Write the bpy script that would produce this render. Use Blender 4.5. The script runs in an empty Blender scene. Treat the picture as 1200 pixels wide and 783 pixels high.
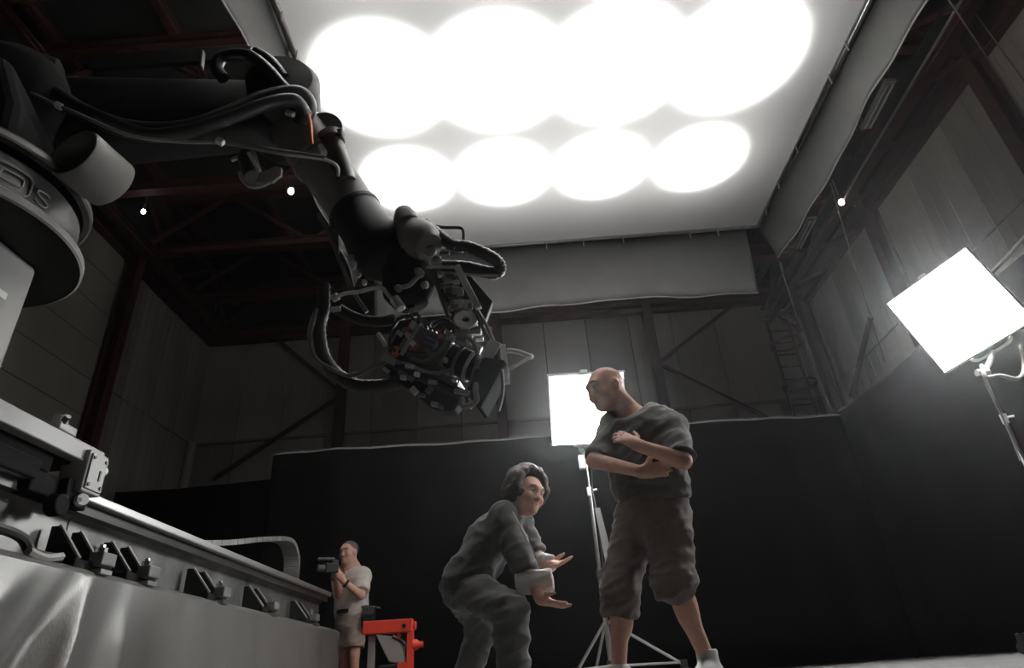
import bpy, bmesh, math, random
import numpy as np
from mathutils import Vector, Matrix, noise as mnoise
random.seed(7); np.random.seed(7)
scene = bpy.context.scene
C = scene.collection
V = Vector
# ------------------------------------------------------------------ camera
F_PX, PITCH, ROLL, CAM_Z = 738.0, math.radians(28.75), math.radians(4.27), 0.08
cp, sp, cr, sr = math.cos(PITCH), math.sin(PITCH), math.cos(ROLL), math.sin(ROLL)
cam_fwd, cam_up0 = V((0, cp, sp)), V((0, -sp, cp))
cam_r = V((1, 0, 0))*cr - cam_up0*sr
cam_u = V((1, 0, 0))*sr + cam_up0*cr
cam_data = bpy.data.cameras.new('camera')
cam_data.sensor_width = 36; cam_data.lens = F_PX/1200*36
cam_data.clip_start = 0.02; cam_data.clip_end = 100
cam = bpy.data.objects.new('camera', cam_data); C.objects.link(cam)
m = Matrix.Identity(4)
for i in range(3):
    m[i][0] = cam_r[i]; m[i][1] = cam_u[i]; m[i][2] = -cam_fwd[i]
m[2][3] = CAM_Z
cam.matrix_world = m
scene.camera = cam
# ------------------------------------------------------------------ world, exposure
w = bpy.data.worlds.new('world'); scene.world = w; w.use_nodes = True
w.node_tree.nodes['Background'].inputs[0].default_value = (0.9, 0.95, 1, 1)
w.node_tree.nodes['Background'].inputs[1].default_value = 0.0
vs = scene.view_settings
vs.view_transform = 'Standard'; vs.look = 'None'; vs.gamma = 1; vs.exposure = 0.27
vs.use_curve_mapping = False
LAMP_W = 75.0          # base power of each lamp over the cloth, added front row included
PANEL_W = 50.0           # emission of the two stand-mounted panels
HAZE = 0.0036           # thin stage haze in the air of the hall
if HAZE:
    vn_ = w.node_tree.nodes.new('ShaderNodeVolumeScatter'); vn_.inputs['Density'].default_value = HAZE; vn_.inputs['Anisotropy'].default_value = .86
    w.node_tree.links.new(vn_.outputs[0], w.node_tree.nodes['World Output'].inputs['Volume'])

def at(u, v, Y=None, X=None, Z=None):
    """point of the hall seen at (u, v) of the 1200x783 frame, at a known depth, side or height"""
    d = cam_r*(u-600) - cam_u*(v-391.5) + cam_fwd*F_PX
    k = Y/d.y if Y is not None else X/d.x if X is not None else (Z-CAM_Z)/d.z
    return V((0, 0, CAM_Z)) + d*k

# ------------------------------------------------------------------ materials
MATS = {}
def mat(name, col, rough=.6, metal=0.0, var=.12, scale=6.0, bump=0.0, bscale=None, spec=.5, stretch=(1, 1, 1), sheen=0, emit=None, es=0, coat=0):
    if name in MATS: return MATS[name]
    mt = bpy.data.materials.new(name); mt.use_nodes = True
    nt = mt.node_tree; N = nt.nodes; L = nt.links
    b = N['Principled BSDF']
    b.inputs['Roughness'].default_value = rough; b.inputs['Metallic'].default_value = metal
    b.inputs['Specular IOR Level'].default_value = spec
    b.inputs['Sheen Weight'].default_value = sheen
    b.inputs['Coat Weight'].default_value = coat
    tc = N.new('ShaderNodeTexCoord'); mp = N.new('ShaderNodeMapping'); mp.inputs['Scale'].default_value = stretch
    L.new(tc.outputs['Object'], mp.inputs[0])
    nz = N.new('ShaderNodeTexNoise'); nz.inputs['Scale'].default_value = scale; nz.inputs['Detail'].default_value = 5
    L.new(mp.outputs[0], nz.inputs['Vector'])
    rp = N.new('ShaderNodeValToRGB')
    rp.color_ramp.elements[0].position = .3; rp.color_ramp.elements[1].position = .72
    rp.color_ramp.elements[0].color = (*[c*(1-var) for c in col], 1)
    rp.color_ramp.elements[1].color = (*[min(1, c*(1+var)) for c in col], 1)
    L.new(nz.outputs['Fac'], rp.inputs[0]); L.new(rp.outputs[0], b.inputs['Base Color'])
    if bump:
        n2 = N.new('ShaderNodeTexNoise'); n2.inputs['Scale'].default_value = bscale or scale*4; n2.inputs['Detail'].default_value = 4
        L.new(mp.outputs[0], n2.inputs['Vector'])
        bp = N.new('ShaderNodeBump'); bp.inputs['Strength'].default_value = bump; bp.inputs['Distance'].default_value = .02
        L.new(n2.outputs['Fac'], bp.inputs['Height']); L.new(bp.outputs[0], b.inputs['Normal'])
    if emit:
        b.inputs['Emission Color'].default_value = (*emit, 1); b.inputs['Emission Strength'].default_value = es
    MATS[name] = mt
    return mt

M_conc = mat('floor_concrete', (.15, .146, .142), .8, var=.12, scale=1.5, spec=.15, bump=.15, bscale=30)
M_sheet = mat('wall_sheet', (.25, .222, .197), .7, var=.18, scale=.9, bump=.1, bscale=8, stretch=(1, 1, .25))
M_sheet2 = mat('wall_sheet_pale', (.32, .285, .253), .65, var=.15, scale=.9, bump=.1, bscale=8, stretch=(1, 1, .25))
M_sheet3 = mat('wall_sheet_dark', (.2, .178, .157), .7, var=.2, scale=1.1, bump=.1, bscale=8, stretch=(1, 1, .25))
M_red = mat('oxide_red_steel', (.06, .021, .017), .65, var=.3, scale=5)
M_roof = mat('roof_deck', (.02, .019, .018), .9, var=.3, scale=2)
M_duv = mat('black_duvetyne', (.0032, .0031, .0029), 1.0, var=.25, scale=3, spec=.02, stretch=(1, 1, .2))
M_hem = mat('curtain_hem', (.22, .21, .2), .7)
M_skirt = mat('grey_skirt_cloth', (.062, .062, .06), .8, var=.12, scale=3, bump=.25, bscale=5)
M_alu = mat('brushed_aluminium', (.55, .54, .52), .32, 1.0, var=.1, scale=12)
M_steel = mat('bare_steel', (.23, .224, .215), .46, .6, var=.42, scale=4, bump=.08, bscale=20)
M_steelrail = mat('polished_rail', (.55, .54, .52), .5, 1.0, var=.06)
M_lgrey = mat('light_grey_paint', (.34, .33, .31), .45, var=.08)
M_mgrey = mat('mid_grey_paint', (.16, .155, .148), .5, var=.12)
M_dgrey = mat('dark_grey_metal', (.06, .058, .055), .42, .3, var=.2)
M_arm = mat('robot_arm_grey', (.19, .178, .168), .5, .1, var=.12)
M_matte = mat('matte_black', (.012, .012, .012), .9, spec=.1)
M_bright = mat('bare_bright_metal', (.62, .61, .59), .4, .15, var=.08)
M_black = mat('robot_black_paint', (.0105, .0102, .01), .5, var=.2, spec=.3)
M_rubber = mat('black_rubber', (.02, .0195, .019), .42, var=.2, scale=20)
M_white = mat('white_paint', (.78, .78, .77), .5, var=.04)
M_pcb = mat('electronics', (.09, .088, .085), .4, .3, var=.5, scale=60)
M_redp = mat('bright_red_paint', (.62, .045, .022), .5, var=.06)
M_copper = mat('copper_orange', (.6, .2, .1), .4, .5, var=.15, scale=20)
M_orange = mat('orange_plastic', (.75, .16, .07), .45)
M_blue = mat('blue_print', (.28, .33, .75), .5)
M_rope = mat('hemp_rope', (.16, .15, .14), .9)
M_silver = mat('silver_cloth', (.175, .169, .16), .38, .4, var=.14, scale=3, bump=.12, bscale=160, stretch=(1, 1, .12))

# ------------------------------------------------------------------ mesh helpers
def basis(d):
    d = V(d).normalized()
    a = V((0, 0, 1)) if abs(d.z) < .9 else V((1, 0, 0))
    x = d.cross(a).normalized(); y = d.cross(x).normalized()
    return x, y, d
def frame(o, a, u):
    """4x4 with x = a, z close to u, y = z cross x"""
    a = V(a).normalized(); u = V(u); u = (u - a*u.dot(a)).normalized(); y = u.cross(a)
    mm = Matrix.Identity(4)
    for i in range(3): mm[i][0] = a[i]; mm[i][1] = y[i]; mm[i][2] = u[i]; mm[i][3] = o[i]
    return mm

def worldloc(o):
    p = V((0, 0, 0))
    while o is not None:
        p += o.location; o = o.parent
    return p

class MB:
    def __init__(s): s.v = []; s.f = []
    def raw(s, vs_, fs):
        b = len(s.v); s.v += [tuple(p) for p in vs_]; s.f += [tuple(b+i for i in f) for f in fs]; return s
    def box(s, c, size, M=None):
        x, y, z = [q/2 for q in size]; c = V(c)
        p = [V((i*x, j*y, k*z)) + c for i in (-1, 1) for j in (-1, 1) for k in (-1, 1)]
        if M is not None: p = [M @ q for q in p]
        return s.raw(p, [(0, 1, 3, 2), (4, 6, 7, 5), (0, 4, 5, 1), (2, 3, 7, 6), (0, 2, 6, 4), (1, 5, 7, 3)])
    def bar(s, p0, p1, wdt, hgt, up=(0, 0, 1)):
        p0, p1 = V(p0), V(p1); d = p1-p0
        if abs(d.normalized().dot(V(up).normalized())) > .98: up = (1, 0, 0)
        return s.box((d.length/2, 0, 0), (d.length, wdt, hgt), frame(p0, d, up))
    def cyl(s, p0, p1, r0, r1=None, n=20):
        p0, p1 = V(p0), V(p1); r1 = r0 if r1 is None else r1
        x, y, d = basis(p1-p0)
        ring = lambda p, r: [p + (x*math.cos(2*math.pi*i/n) + y*math.sin(2*math.pi*i/n))*r for i in range(n)]
        vv = ring(p0, r0) + ring(p1, r1)
        return s.raw(vv, [(i, (i+1) % n, n+(i+1) % n, n+i) for i in range(n)] + [tuple(range(n-1, -1, -1)), tuple(range(n, 2*n))])
    def lathe(s, prof, o, ax, n=32, a0=0, a1=2*math.pi, xdir=None):
        """prof: (radius, height) pairs along ax from o"""
        x, y, d = basis(ax)
        if xdir is not None:
            x = V(xdir); x = (x - d*x.dot(d)).normalized(); y = d.cross(x)
        full = abs(a1-a0-2*math.pi) < 1e-6; k = n if full else n+1; o = V(o); vv = []
        for r, h in prof:
            for i in range(k):
                t = a0+(a1-a0)*i/n
                vv.append(o + d*h + (x*math.cos(t)+y*math.sin(t))*r)
        ff = []
        for j in range(len(prof)-1):
            for i in range(n):
                i2 = (i+1) % k
                ff.append((j*k+i, j*k+i2, (j+1)*k+i2, (j+1)*k+i))
        return s.raw(vv, ff)
    def sphere(s, c, r, n=14, sc=(1, 1, 1)):
        prof = [(max(1e-4, math.sin(math.pi*i/n))*r, -math.cos(math.pi*i/n)*r) for i in range(n+1)]
        b = len(s.v); s.lathe(prof, (0, 0, 0), (0, 0, 1), n*2); c = V(c)
        for i in range(b, len(s.v)):
            p = s.v[i]; s.v[i] = (p[0]*sc[0]+c.x, p[1]*sc[1]+c.y, p[2]*sc[2]+c.z)
        return s
    def tube(s, pts, r, n=10, sub=6, ribs=0):
        pts = [V(p) for p in pts]
        if len(pts) > 2: pts = spline(pts, sub)
        rr = r if callable(r) else (lambda t: r)
        prev = None; k = len(pts); vv = []
        for i, p in enumerate(pts):
            d = (pts[min(i+1, k-1)] - pts[max(i-1, 0)]).normalized()
            if prev is None: x = basis(d)[0]
            else: x = (prev - d*prev.dot(d)).normalized()
            prev = x; y = d.cross(x); ra = rr(i/(k-1))
            if ribs: ra *= 1 + (.12 if i % 2 else -.02)
            vv += [p + (x*math.cos(2*math.pi*j/n)+y*math.sin(2*math.pi*j/n))*ra for j in range(n)]
        ff = [(i*n+j, i*n+(j+1) % n, (i+1)*n+(j+1) % n, (i+1)*n+j) for i in range(k-1) for j in range(n)]
        ff += [tuple(range(n-1, -1, -1)), tuple(range((k-1)*n, k*n))]
        return s.raw(vv, ff)
    def prism(s, poly, M, depth):
        """poly in the local x-z plane of M, extruded along its y"""
        n = len(poly)
        vv = [M @ V((x, -depth/2, z)) for x, z in poly] + [M @ V((x, depth/2, z)) for x, z in poly]
        return s.raw(vv, [tuple(range(n)), tuple(range(2*n-1, n-1, -1))] + [(i, n+i, n+(i+1) % n, (i+1) % n) for i in range(n)])
    def sheet(s, fn, nu, nv):
        vv = [fn(i/nu, j/nv) for i in range(nu+1) for j in range(nv+1)]
        return s.raw(vv, [(i*(nv+1)+j, (i+1)*(nv+1)+j, (i+1)*(nv+1)+j+1, i*(nv+1)+j+1) for i in range(nu) for j in range(nv)])
    def build(s, name, mt, parent=None, bevel=0, smooth=False, solid=0, loc=None, seg=2):
        me = bpy.data.meshes.new(name)
        o = bpy.data.objects.new(name, me); C.objects.link(o)
        if parent is not None: o.parent = parent
        org = V(loc) if loc is not None else (worldloc(parent) if parent is not None else V((0, 0, 0)))
        if loc is not None: o.location = org - (worldloc(parent) if parent is not None else V((0, 0, 0)))
        me.from_pydata([(p[0]-org.x, p[1]-org.y, p[2]-org.z) for p in s.v], [], s.f)
        bm = bmesh.new(); bm.from_mesh(me); bmesh.ops.recalc_face_normals(bm, faces=bm.faces[:]); bm.to_mesh(me); bm.free()
        me.materials.append(mt)
        if smooth:
            me.polygons.foreach_set('use_smooth', [True]*len(me.polygons))
            me.set_sharp_from_angle(angle=math.radians(42))
        if solid:
            md = o.modifiers.new('thickness', 'SOLIDIFY'); md.thickness = solid; md.offset = 0
        if bevel:
            md = o.modifiers.new('bevel', 'BEVEL'); md.width = bevel; md.segments = seg; md.limit_method = 'ANGLE'
        return o

def spline(pts, sub):
    out = []; n = len(pts)
    for i in range(n-1):
        p0, p1, p2, p3 = pts[max(i-1, 0)], pts[i], pts[i+1], pts[min(i+2, n-1)]
        for k in range(sub):
            t = k/sub
            out.append(.5*((2*p1) + (p2-p0)*t + (2*p0-5*p1+4*p2-p3)*t*t + (3*p1-p0-3*p2+p3)*t**3))
    out.append(pts[-1]); return out

def tag(o, label, cat, group=None, kind=None):
    o['label'] = label; o['category'] = cat
    if group: o['group'] = group
    if kind: o['kind'] = kind
    return o
def thing(name, label, cat, loc, group=None, kind=None):
    o = bpy.data.objects.new(name, None); C.objects.link(o); o.location = loc; o.empty_display_size = .1
    return tag(o, label, cat, group, kind)
def part(name, parent, mt, fn, **k):
    b = MB(); fn(b); return b.build(name, mt, parent, **k)
def struct(o, label=None):
    o['kind'] = 'structure'
    if label: o['label'] = label
    return o
def share(src, parent, loc):
    o = src.copy(); C.objects.link(o); o.parent = parent; o.location = V(loc) - worldloc(parent); return o
def rigid(p0, p1, t): return V(p0).lerp(V(p1), t)
# ================================================================== the hall
XL, XR, YB, YF, ZE, ZR = -7.2, 6.7, 13.0, -5.0, 7.55, 9.4
struct(MB().box(((XL+XR)/2, (YB+YF)/2, -.1), (XR-XL+.4, YB-YF+.4, .2)).build('floor', M_conc), 'bare grey concrete hall floor')

def wall(name, label, p0, p1, z1):
    """backing slab from p0 to p1 (plan), inner face on the line"""
    p0, p1 = V(p0), V(p1)
    d = (p1-p0).normalized(); n = V((d.y, -d.x, 0))           # outward
    b = MB().box(((p1-p0).length/2, -.12, z1/2), ((p1-p0).length, .16, z1), frame(p0, d, (0, 0, 1)))
    o = b.build(name, M_roof); struct(o, label); return o, d
def panels(w_, p0, p1, zs, width, inward, mats):
    p0, p1 = V(p0), V(p1); L = (p1-p0).length; n = round(L/width); d = (p1-p0)/n; dn = d.normalized()
    src = {}
    for k in range(len(zs)-1):
        h = zs[k+1]-zs[k]
        for i in range(n):
            mt = mats[(i*7 + k*3 + (i*i) % 5) % len(mats)]
            key = (k, mt.name)
            c = p0 + d*(i+.5) + V((0, 0, (zs[k]+zs[k+1])/2)) + V(inward)*(.012 + .008*((i*5+k) % 3))
            if key not in src:
                b = MB(); wd = d.length-.02; M = frame(c, dn, (0, 0, 1))
                b.box((0, 0, 0), (wd, .05, h-.022), M)
                for q in (-.3, 0, .3): b.box((q*wd, 0, 0), (.045, .068, h-.022), M)
                o = b.build('wall_panel', mt, w_, loc=c); src[key] = o
            else: share(src[key], w_, c)
wb, _ = wall('wall_back', 'far wall of ribbed sheet panels with red steel framing', (XR, YB, 0), (XL, YB, 0), 9.2)
wl, _ = wall('wall_left', 'left hall wall of dull ribbed panels', (XL, YB, 0), (XL, YF, 0), 9.2)
wr, _ = wall('wall_right', 'right hall wall of pale ribbed panels behind the black curtain', (XR, YF, 0), (XR, YB, 0), 9.2)
wf, _ = wall('wall_front', 'hall wall behind the viewpoint', (XL, YF, 0), (XR, YF, 0), 9.2)
panels(wb, (XL, YB-.03, 0), (XR, YB-.03, 0), [0, 2.6, 5.0, 7.5], .99, (0, -1, 0), [M_sheet, M_sheet2, M_sheet3, M_sheet, M_sheet2])
panels(wl, (XL+.03, YB, 0), (XL+.03, 9.4, 0), [0, 2.6, 5.0, 7.4], .9, (1, 0, 0), [M_sheet, M_sheet3, M_sheet])
panels(wr, (XR-.03, 0, 0), (XR-.03, YB, 0), [0, 2.6, 5.0, 7.3], 1.0, (-1, 0, 0), [M_sheet2, M_sheet, M_sheet2])
# left wall, near bay: long horizontal boards
src = None
for k in range(12):
    for j, (y0, y1) in enumerate(((9.4, 6.2), (6.2, 3.0), (3.0, -.2))):
        c = V((XL+.05+.008*((k*3+j) % 3), (y0+y1)/2, .31+k*.62))
        if src is None: src = MB().box(c, (.06, abs(y1-y0)-.015, .608)).build('wall_board', M_sheet, wl, loc=c)
        else: share(src, wl, c)
# ceiling: deck, purlins, trusses
ceil = MB().box(((XL+XR)/2, (YB+YF)/2, 9.3), (XR-XL+.4, YB-YF+.4, .12)).build('ceiling', M_roof)
struct(ceil, 'dark roof deck on red steel trusses')
def ibeam(b, p0, p1, wd, hg, up=(0, 0, 1)):
    p0, p1 = V(p0), V(p1); M = frame(p0, p1-p0, up); L = (p1-p0).length
    b.box((L/2, 0, hg/2-.008), (L, wd, .016), M); b.box((L/2, 0, -hg/2+.008), (L, wd, .016), M); b.box((L/2, 0, 0), (L, .014, hg), M)
for i in range(8):
    x = XL+.6+i*1.8
    part('purlin', ceil, M_red, lambda b: ibeam(b, (x, YF, 9.1), (x, YB, 9.1), .12, .2))
for i, y in enumerate((2.6, 4.4, 6.1, 7.8, 9.5, 11.2, 12.7)):
    tr = bpy.data.objects.new('roof_truss', None); C.objects.link(tr); tr.parent = ceil; tr.location = (0, y, 0)
    zl = 7.62
    part('bottom_chord', tr, M_red, lambda b: ibeam(b, (XL+.1, y, zl), (XR-.1, y, zl), .16, .18), loc=(0, y, zl))
    part('top_chord', tr, M_red, lambda b: ibeam(b, (XL+.1, y, 8.9), (XR-.1, y, 8.9), .16, .18), loc=(0, y, 8.9))
    n = 8; dx = (XR-XL-.2)/n; s0 = None
    for k in range(n):
        x0 = XL+.1+k*dx; up = k % 2 == 0
        q = MB(); q.bar((x0, y, zl if up else 8.9), (x0+dx, y, 8.9 if up else zl), .07, .07, (0, 1, 0))
        q.build('web_member', M_red, tr)
for x, zz in ((XL+.55, 7.5), (XR-.75, 7.0)):      # lattice girders along both side walls
    g = bpy.data.objects.new('eave_girder', None); C.objects.link(g); g.parent = ceil; g.location = (x, 0, 0)
    part('bottom_chord', g, M_red, lambda b: ibeam(b, (x, YF, zz), (x, YB-.1, zz), .16, .14))
    part('top_chord', g, M_red, lambda b: ibeam(b, (x, YF, zz+1.1), (x, YB-.1, zz+1.1), .16, .14))
    part('bottom_chord', g, M_red, lambda b: ibeam(b, (x+(-.5 if x < 0 else .6), YF, zz), (x+(-.5 if x < 0 else .6), YB-.1, zz), .12, .12))
    y = YB-.2; k = 0
    while y > 1:
        part('web_member', g, M_red, lambda b: b.bar((x, y, zz if k % 2 == 0 else zz+1.1), (x, y-1.3, zz+1.1 if k % 2 == 0 else zz), .07, .07, (1, 0, 0)))
        part('web_member', g, M_red, lambda b: b.bar((x, y, zz), (x+(-.5 if x < 0 else .6), y-.6, zz), .06, .06))
        y -= 1.3; k += 1
# dark roof boards closing the strip over the right girder
part('eave_soffit', ceil, M_roof, lambda b: b.box((XR-.42, (YB+YF)/2, 7.32), (.8, YB-YF, .05)))
part('eave_soffit', ceil, M_roof, lambda b: b.box((XL+.3, (YB+YF)/2, 7.72), (.6, YB-YF, .05)))
# columns, girts and braces on the walls
def column(w_, x, y, along):
    part('column', w_, M_red, lambda b: ibeam(b, (x, y, 0), (x, y, 7.6), .2, .22, (0, 1, 0) if along else (1, 0, 0)))
for x in (-3.87, -.35, 3.15): column(wb, x, YB-.28, True)
for y in (9.5, 4.0): column(wl, XL+.25, y, False)
for y in (12.1, 8.96, 5.9, 2.8): column(wr, XR-.25, y, False)
part('girt', wb, M_red, lambda b: ibeam(b, (XL, YB-.2, 7.5), (XR, YB-.2, 7.5), .14, .22))
part('girt', wb, M_sheet3, lambda b: b.bar((XL, YB-.12, 5.0), (XR, YB-.12, 5.0), .06, .05))
part('girt', wr, M_red, lambda b: ibeam(b, (XR-.2, YF, 7.15), (XR-.2, YB, 7.15), .14, .3))
part('girt', wl, M_red, lambda b: ibeam(b, (XL+.2, YF, 7.5), (XL+.2, YB, 7.5), .14, .16))
yb = YB-.22
def brace(w_, a, b_): part('brace', w_, M_red, lambda b: b.bar(a, b_, .07, .07))
n1 = at(771, 426, Y=yb)
brace(wb, n1, at(884, 338, Y=yb)); brace(wb, n1, at(900, 490, Y=yb))
n2 = at(402, 462, Y=yb)
brace(wb, n2, at(318, 392, Y=yb)); brace(wb, n2, at(250, 562, Y=yb))
brace(wb, at(900, 366, Y=yb), at(940, 388, Y=yb))
brace(wr, at(998, 465, X=XR-.2), at(1020, 372, X=XR-.2))
part('downpipe', wl, M_sheet2, lambda b: b.cyl((XL+.16, 12.75, 0), (XL+.16, 12.75, 5.0), .1, n=12), smooth=True)

# caged ladder on the far wall
lx = 6.05
lad = thing('wall_ladder', 'dark steel wall ladder fixed high in the far right corner', 'ladder', (lx, YB-.3, 3.1))
for sx in (-.24, .24): part('rail', lad, M_red, lambda b: b.bar((lx+sx, YB-.32, 3.1), (lx+sx, YB-.32, 6.9), .06, .05))
for k in range(12): part('rung', lad, M_red, lambda b: b.cyl((lx-.24, YB-.32, 3.3+k*.3), (lx+.24, YB-.32, 3.3+k*.3), .018, n=8))
for k in range(3): part('cage_hoop', lad, M_red, lambda b: b.lathe([(.34, -.03), (.36, -.03), (.36, .03), (.34, .03), (.34, -.03)], (lx, YB-.45, 4.2+k*1.0), (0, 0, 1), 18))

# ================================================================== black curtains
def curtain(name, label, p0, p1, h, seed, hem=True):
    p0, p1 = V(p0), V(p1); L = (p1-p0).length; d = (p1-p0)/L; n = V((d.y, -d.x, 0))
    def fn(u, v):
        s_ = u*L; z = v*h
        a = (.03+.02*math.sin(s_*.9+seed))*(1-.55*v)
        return p0 + d*s_ + n*(a*math.sin(s_*7.3+seed+.8*math.sin(s_*1.7)) + .02*math.sin(s_*2.1+seed)) + V((0, 0, z+.012+(.02*math.sin(s_*1.3+seed) if v > .99 else 0)))
    t = thing(name, label, 'curtain', p0, 'black drapes around the stage')
    MB().sheet(fn, int(L*26), 8).build('cloth', M_duv, t, smooth=True, solid=.008)
    if hem:
        MB().sheet(lambda u, v: fn(u, 1)+n*0+V((0, 0, .0+.028*v)), int(L*26), 1).build('top_hem', M_hem, t, solid=.014)
    MB().cyl(p0+V((0, 0, h-.02))-n*.12, p1+V((0, 0, h-.02))-n*.12, .025, n=10).build('support_pipe', M_dgrey, t, smooth=True)
    for k in range(max(2, int(L/2.4))+1):
        q = p0+d*(L*k/max(2, int(L/2.4)))-n*.12
        MB().cyl(q, q+V((0, 0, h)), .024, n=10).build('support_post', M_dgrey, t, smooth=True)
curtain('black_curtain', 'long black drape across the back of the stage', (-3.48, 8.5, 0), (4.54, 8.5, 0), 3.05, .4)
curtain('black_curtain', 'black drape along the right side below the large tilted panel', (4.54, 8.45, 0), (4.54, -1.5, 0), 3.05, 2.1)
curtain('black_curtain', 'lower black drape in the dark left corner beyond the track', (-6.9, 10.4, 0), (-3.2, 10.4, 0), 3.3, 3.3, False)

# ================================================================== overhead light
OX0, OX1, OY0, OY1, OZ = -1.82, 3.48, 1.6, 7.0, 5.32
ol = thing('overhead_light', 'huge square overhead softbox of glowing white cloth with grey skirts', 'light', ((OX0+OX1)/2, (OY0+OY1)/2, OZ))
mt = bpy.data.materials.new('diffusion_silk'); mt.use_nodes = True; nt = mt.node_tree; N = nt.nodes; L_ = nt.links
N.remove(N['Principled BSDF']); out = N['Material Output']
tl = N.new('ShaderNodeBsdfTranslucent'); tl.inputs[0].default_value = (.82, .82, .815, 1)
df = N.new('ShaderNodeBsdfDiffuse'); df.inputs[0].default_value = (.7, .7, .69, 1)
mx = N.new('ShaderNodeMixShader'); mx.inputs[0].default_value = .4
L_.new(tl.outputs[0], mx.inputs[1]); L_.new(df.outputs[0], mx.inputs[2]); L_.new(mx.outputs[0], out.inputs[0])
def silk(u, v):
    x = OX0+(OX1-OX0)*u; y = OY0+(OY1-OY0)*v
    return V((x, y, OZ - .05*math.sin(math.pi*u)*math.sin(math.pi*v)))
MB().sheet(silk, 24, 24).build('diffusion_cloth', mt, ol, smooth=True)
cn = [V((OX0, OY0, OZ)), V((OX1, OY0, OZ)), V((OX1, OY1, OZ)), V((OX0, OY1, OZ))]
for i in range(4):
    a, b_ = cn[i], cn[(i+1) % 4]
    MB().cyl(a, b_, .03, n=14).build('frame_pipe', M_alu, ol, smooth=True)
def skirt(a, b_, outw, drop, seed, top=.0):
    a, b_, outw = V(a), V(b_), V(outw); L = (b_-a).length; d = (b_-a)/L
    def fn(u, v):
        s_ = u*L
        wv = .018*v*math.sin(s_*3.1+seed+1.5*math.sin(s_*.8)) + .012*v*math.sin(s_*7.7+seed)
        hem = .02*math.sin(s_*1.4+seed)+.012*math.sin(s_*4.7+seed*2)
        return a + d*s_ + outw*(.05 + .16*v + wv) + V((0, 0, .02 - (drop+hem*v)*v))
    MB().sheet(fn, int(L*16), 10).build('skirt', M_skirt, ol, smooth=True, solid=.006)
    MB().tube([fn(i/40, 1) for i in range(41)], .009, 6, 2).build('skirt_hem', M_lgrey, ol, smooth=True)
    n = int(L/.62)
    for k in range(n):
        s_ = (k+.5+.25*math.sin(k*2.3+seed))/n
        q = a+d*(L*s_)
        b = MB(); b.cyl(q+V((0, 0, .06))-d*.02, q+V((0, 0, .06))+d*.02, .045, n=10); b.bar(q+outw*-.03, q+outw*-.03+V((0, 0, -.13)), .018, .012)
        b.build('clip', M_alu, ol)
skirt((OX0, OY1, OZ), (OX1-.15, OY1, OZ), (0, 1, 0), .93, .3)
skirt((OX1, OY0, OZ), (OX1, OY1+.1, OZ), (1, 0, 0), .5, 1.7)
skirt((OX0, OY0, OZ), (OX0, OY1, OZ), (-1, 0, 0), .52, 4.1)
skirt((OX0, OY0, OZ), (OX1, OY0, OZ), (0, -1, 0), .5, 2.2)
M_bulb = mat('lamp_glass', (.8, .8, .8), .3, emit=(1, .99, .97), es=4)
def overhead_lamp(x, y, beam=85, power=6.5):
    q = V((x, y, OZ+.62))
    l = MB().lathe([(.02, .3), (.16, .28), (.3, .12), (.36, -.02), (.35, -.02), (.29, .11), (.15, .26), (.02, .27)], q, (0, 0, 1), 24).build('lamp_head', M_dgrey, ol, smooth=True)
    MB().sphere(q+V((0, 0, .14)), .07).build('bulb', M_bulb, l, smooth=True)
    MB().cyl(q+V((0, 0, .28)), V((x, y, 8.6)), .012, n=8).build('hanger', M_dgrey, l)
    ld = bpy.data.lights.new('lamp_glow', 'AREA'); ld.shape = 'DISK'; ld.size = .5; ld.energy = LAMP_W*.11; ld.color = (1, .985, .96)
    lo = bpy.data.objects.new('lamp_glow', ld); C.objects.link(lo); lo.parent = l; lo.location = q+V((0, 0, -.03)) - worldloc(l)
    ld = bpy.data.lights.new('lamp_beam', 'SPOT'); ld.energy = LAMP_W*power; ld.color = (1, .985, .96); ld.spot_size = math.radians(beam); ld.spot_blend = .75; ld.shadow_soft_size = .06
    lo = bpy.data.objects.new('lamp_beam', ld); C.objects.link(lo); lo.parent = l; lo.location = q+V((0, 0, .02)) - worldloc(l)
for x in (-1.1, .04, 1.19, 2.36):
    overhead_lamp(x, 5.6); overhead_lamp(x*1.02, 4.2, 98, 11.0); overhead_lamp(x, 2.62, 80, 6.5)  # last call: unseen front row, added to brighten the robot and rig
# suspension lines of the softbox
for i, (x, y) in enumerate(((OX0, OY1), (OX1, OY1), (OX1, 4.2), (OX0, 4.2))):
    part('suspension_cable', ol, M_dgrey, lambda b: b.cyl((x, y, OZ), (x, y, 8.8), .01, n=6))
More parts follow.
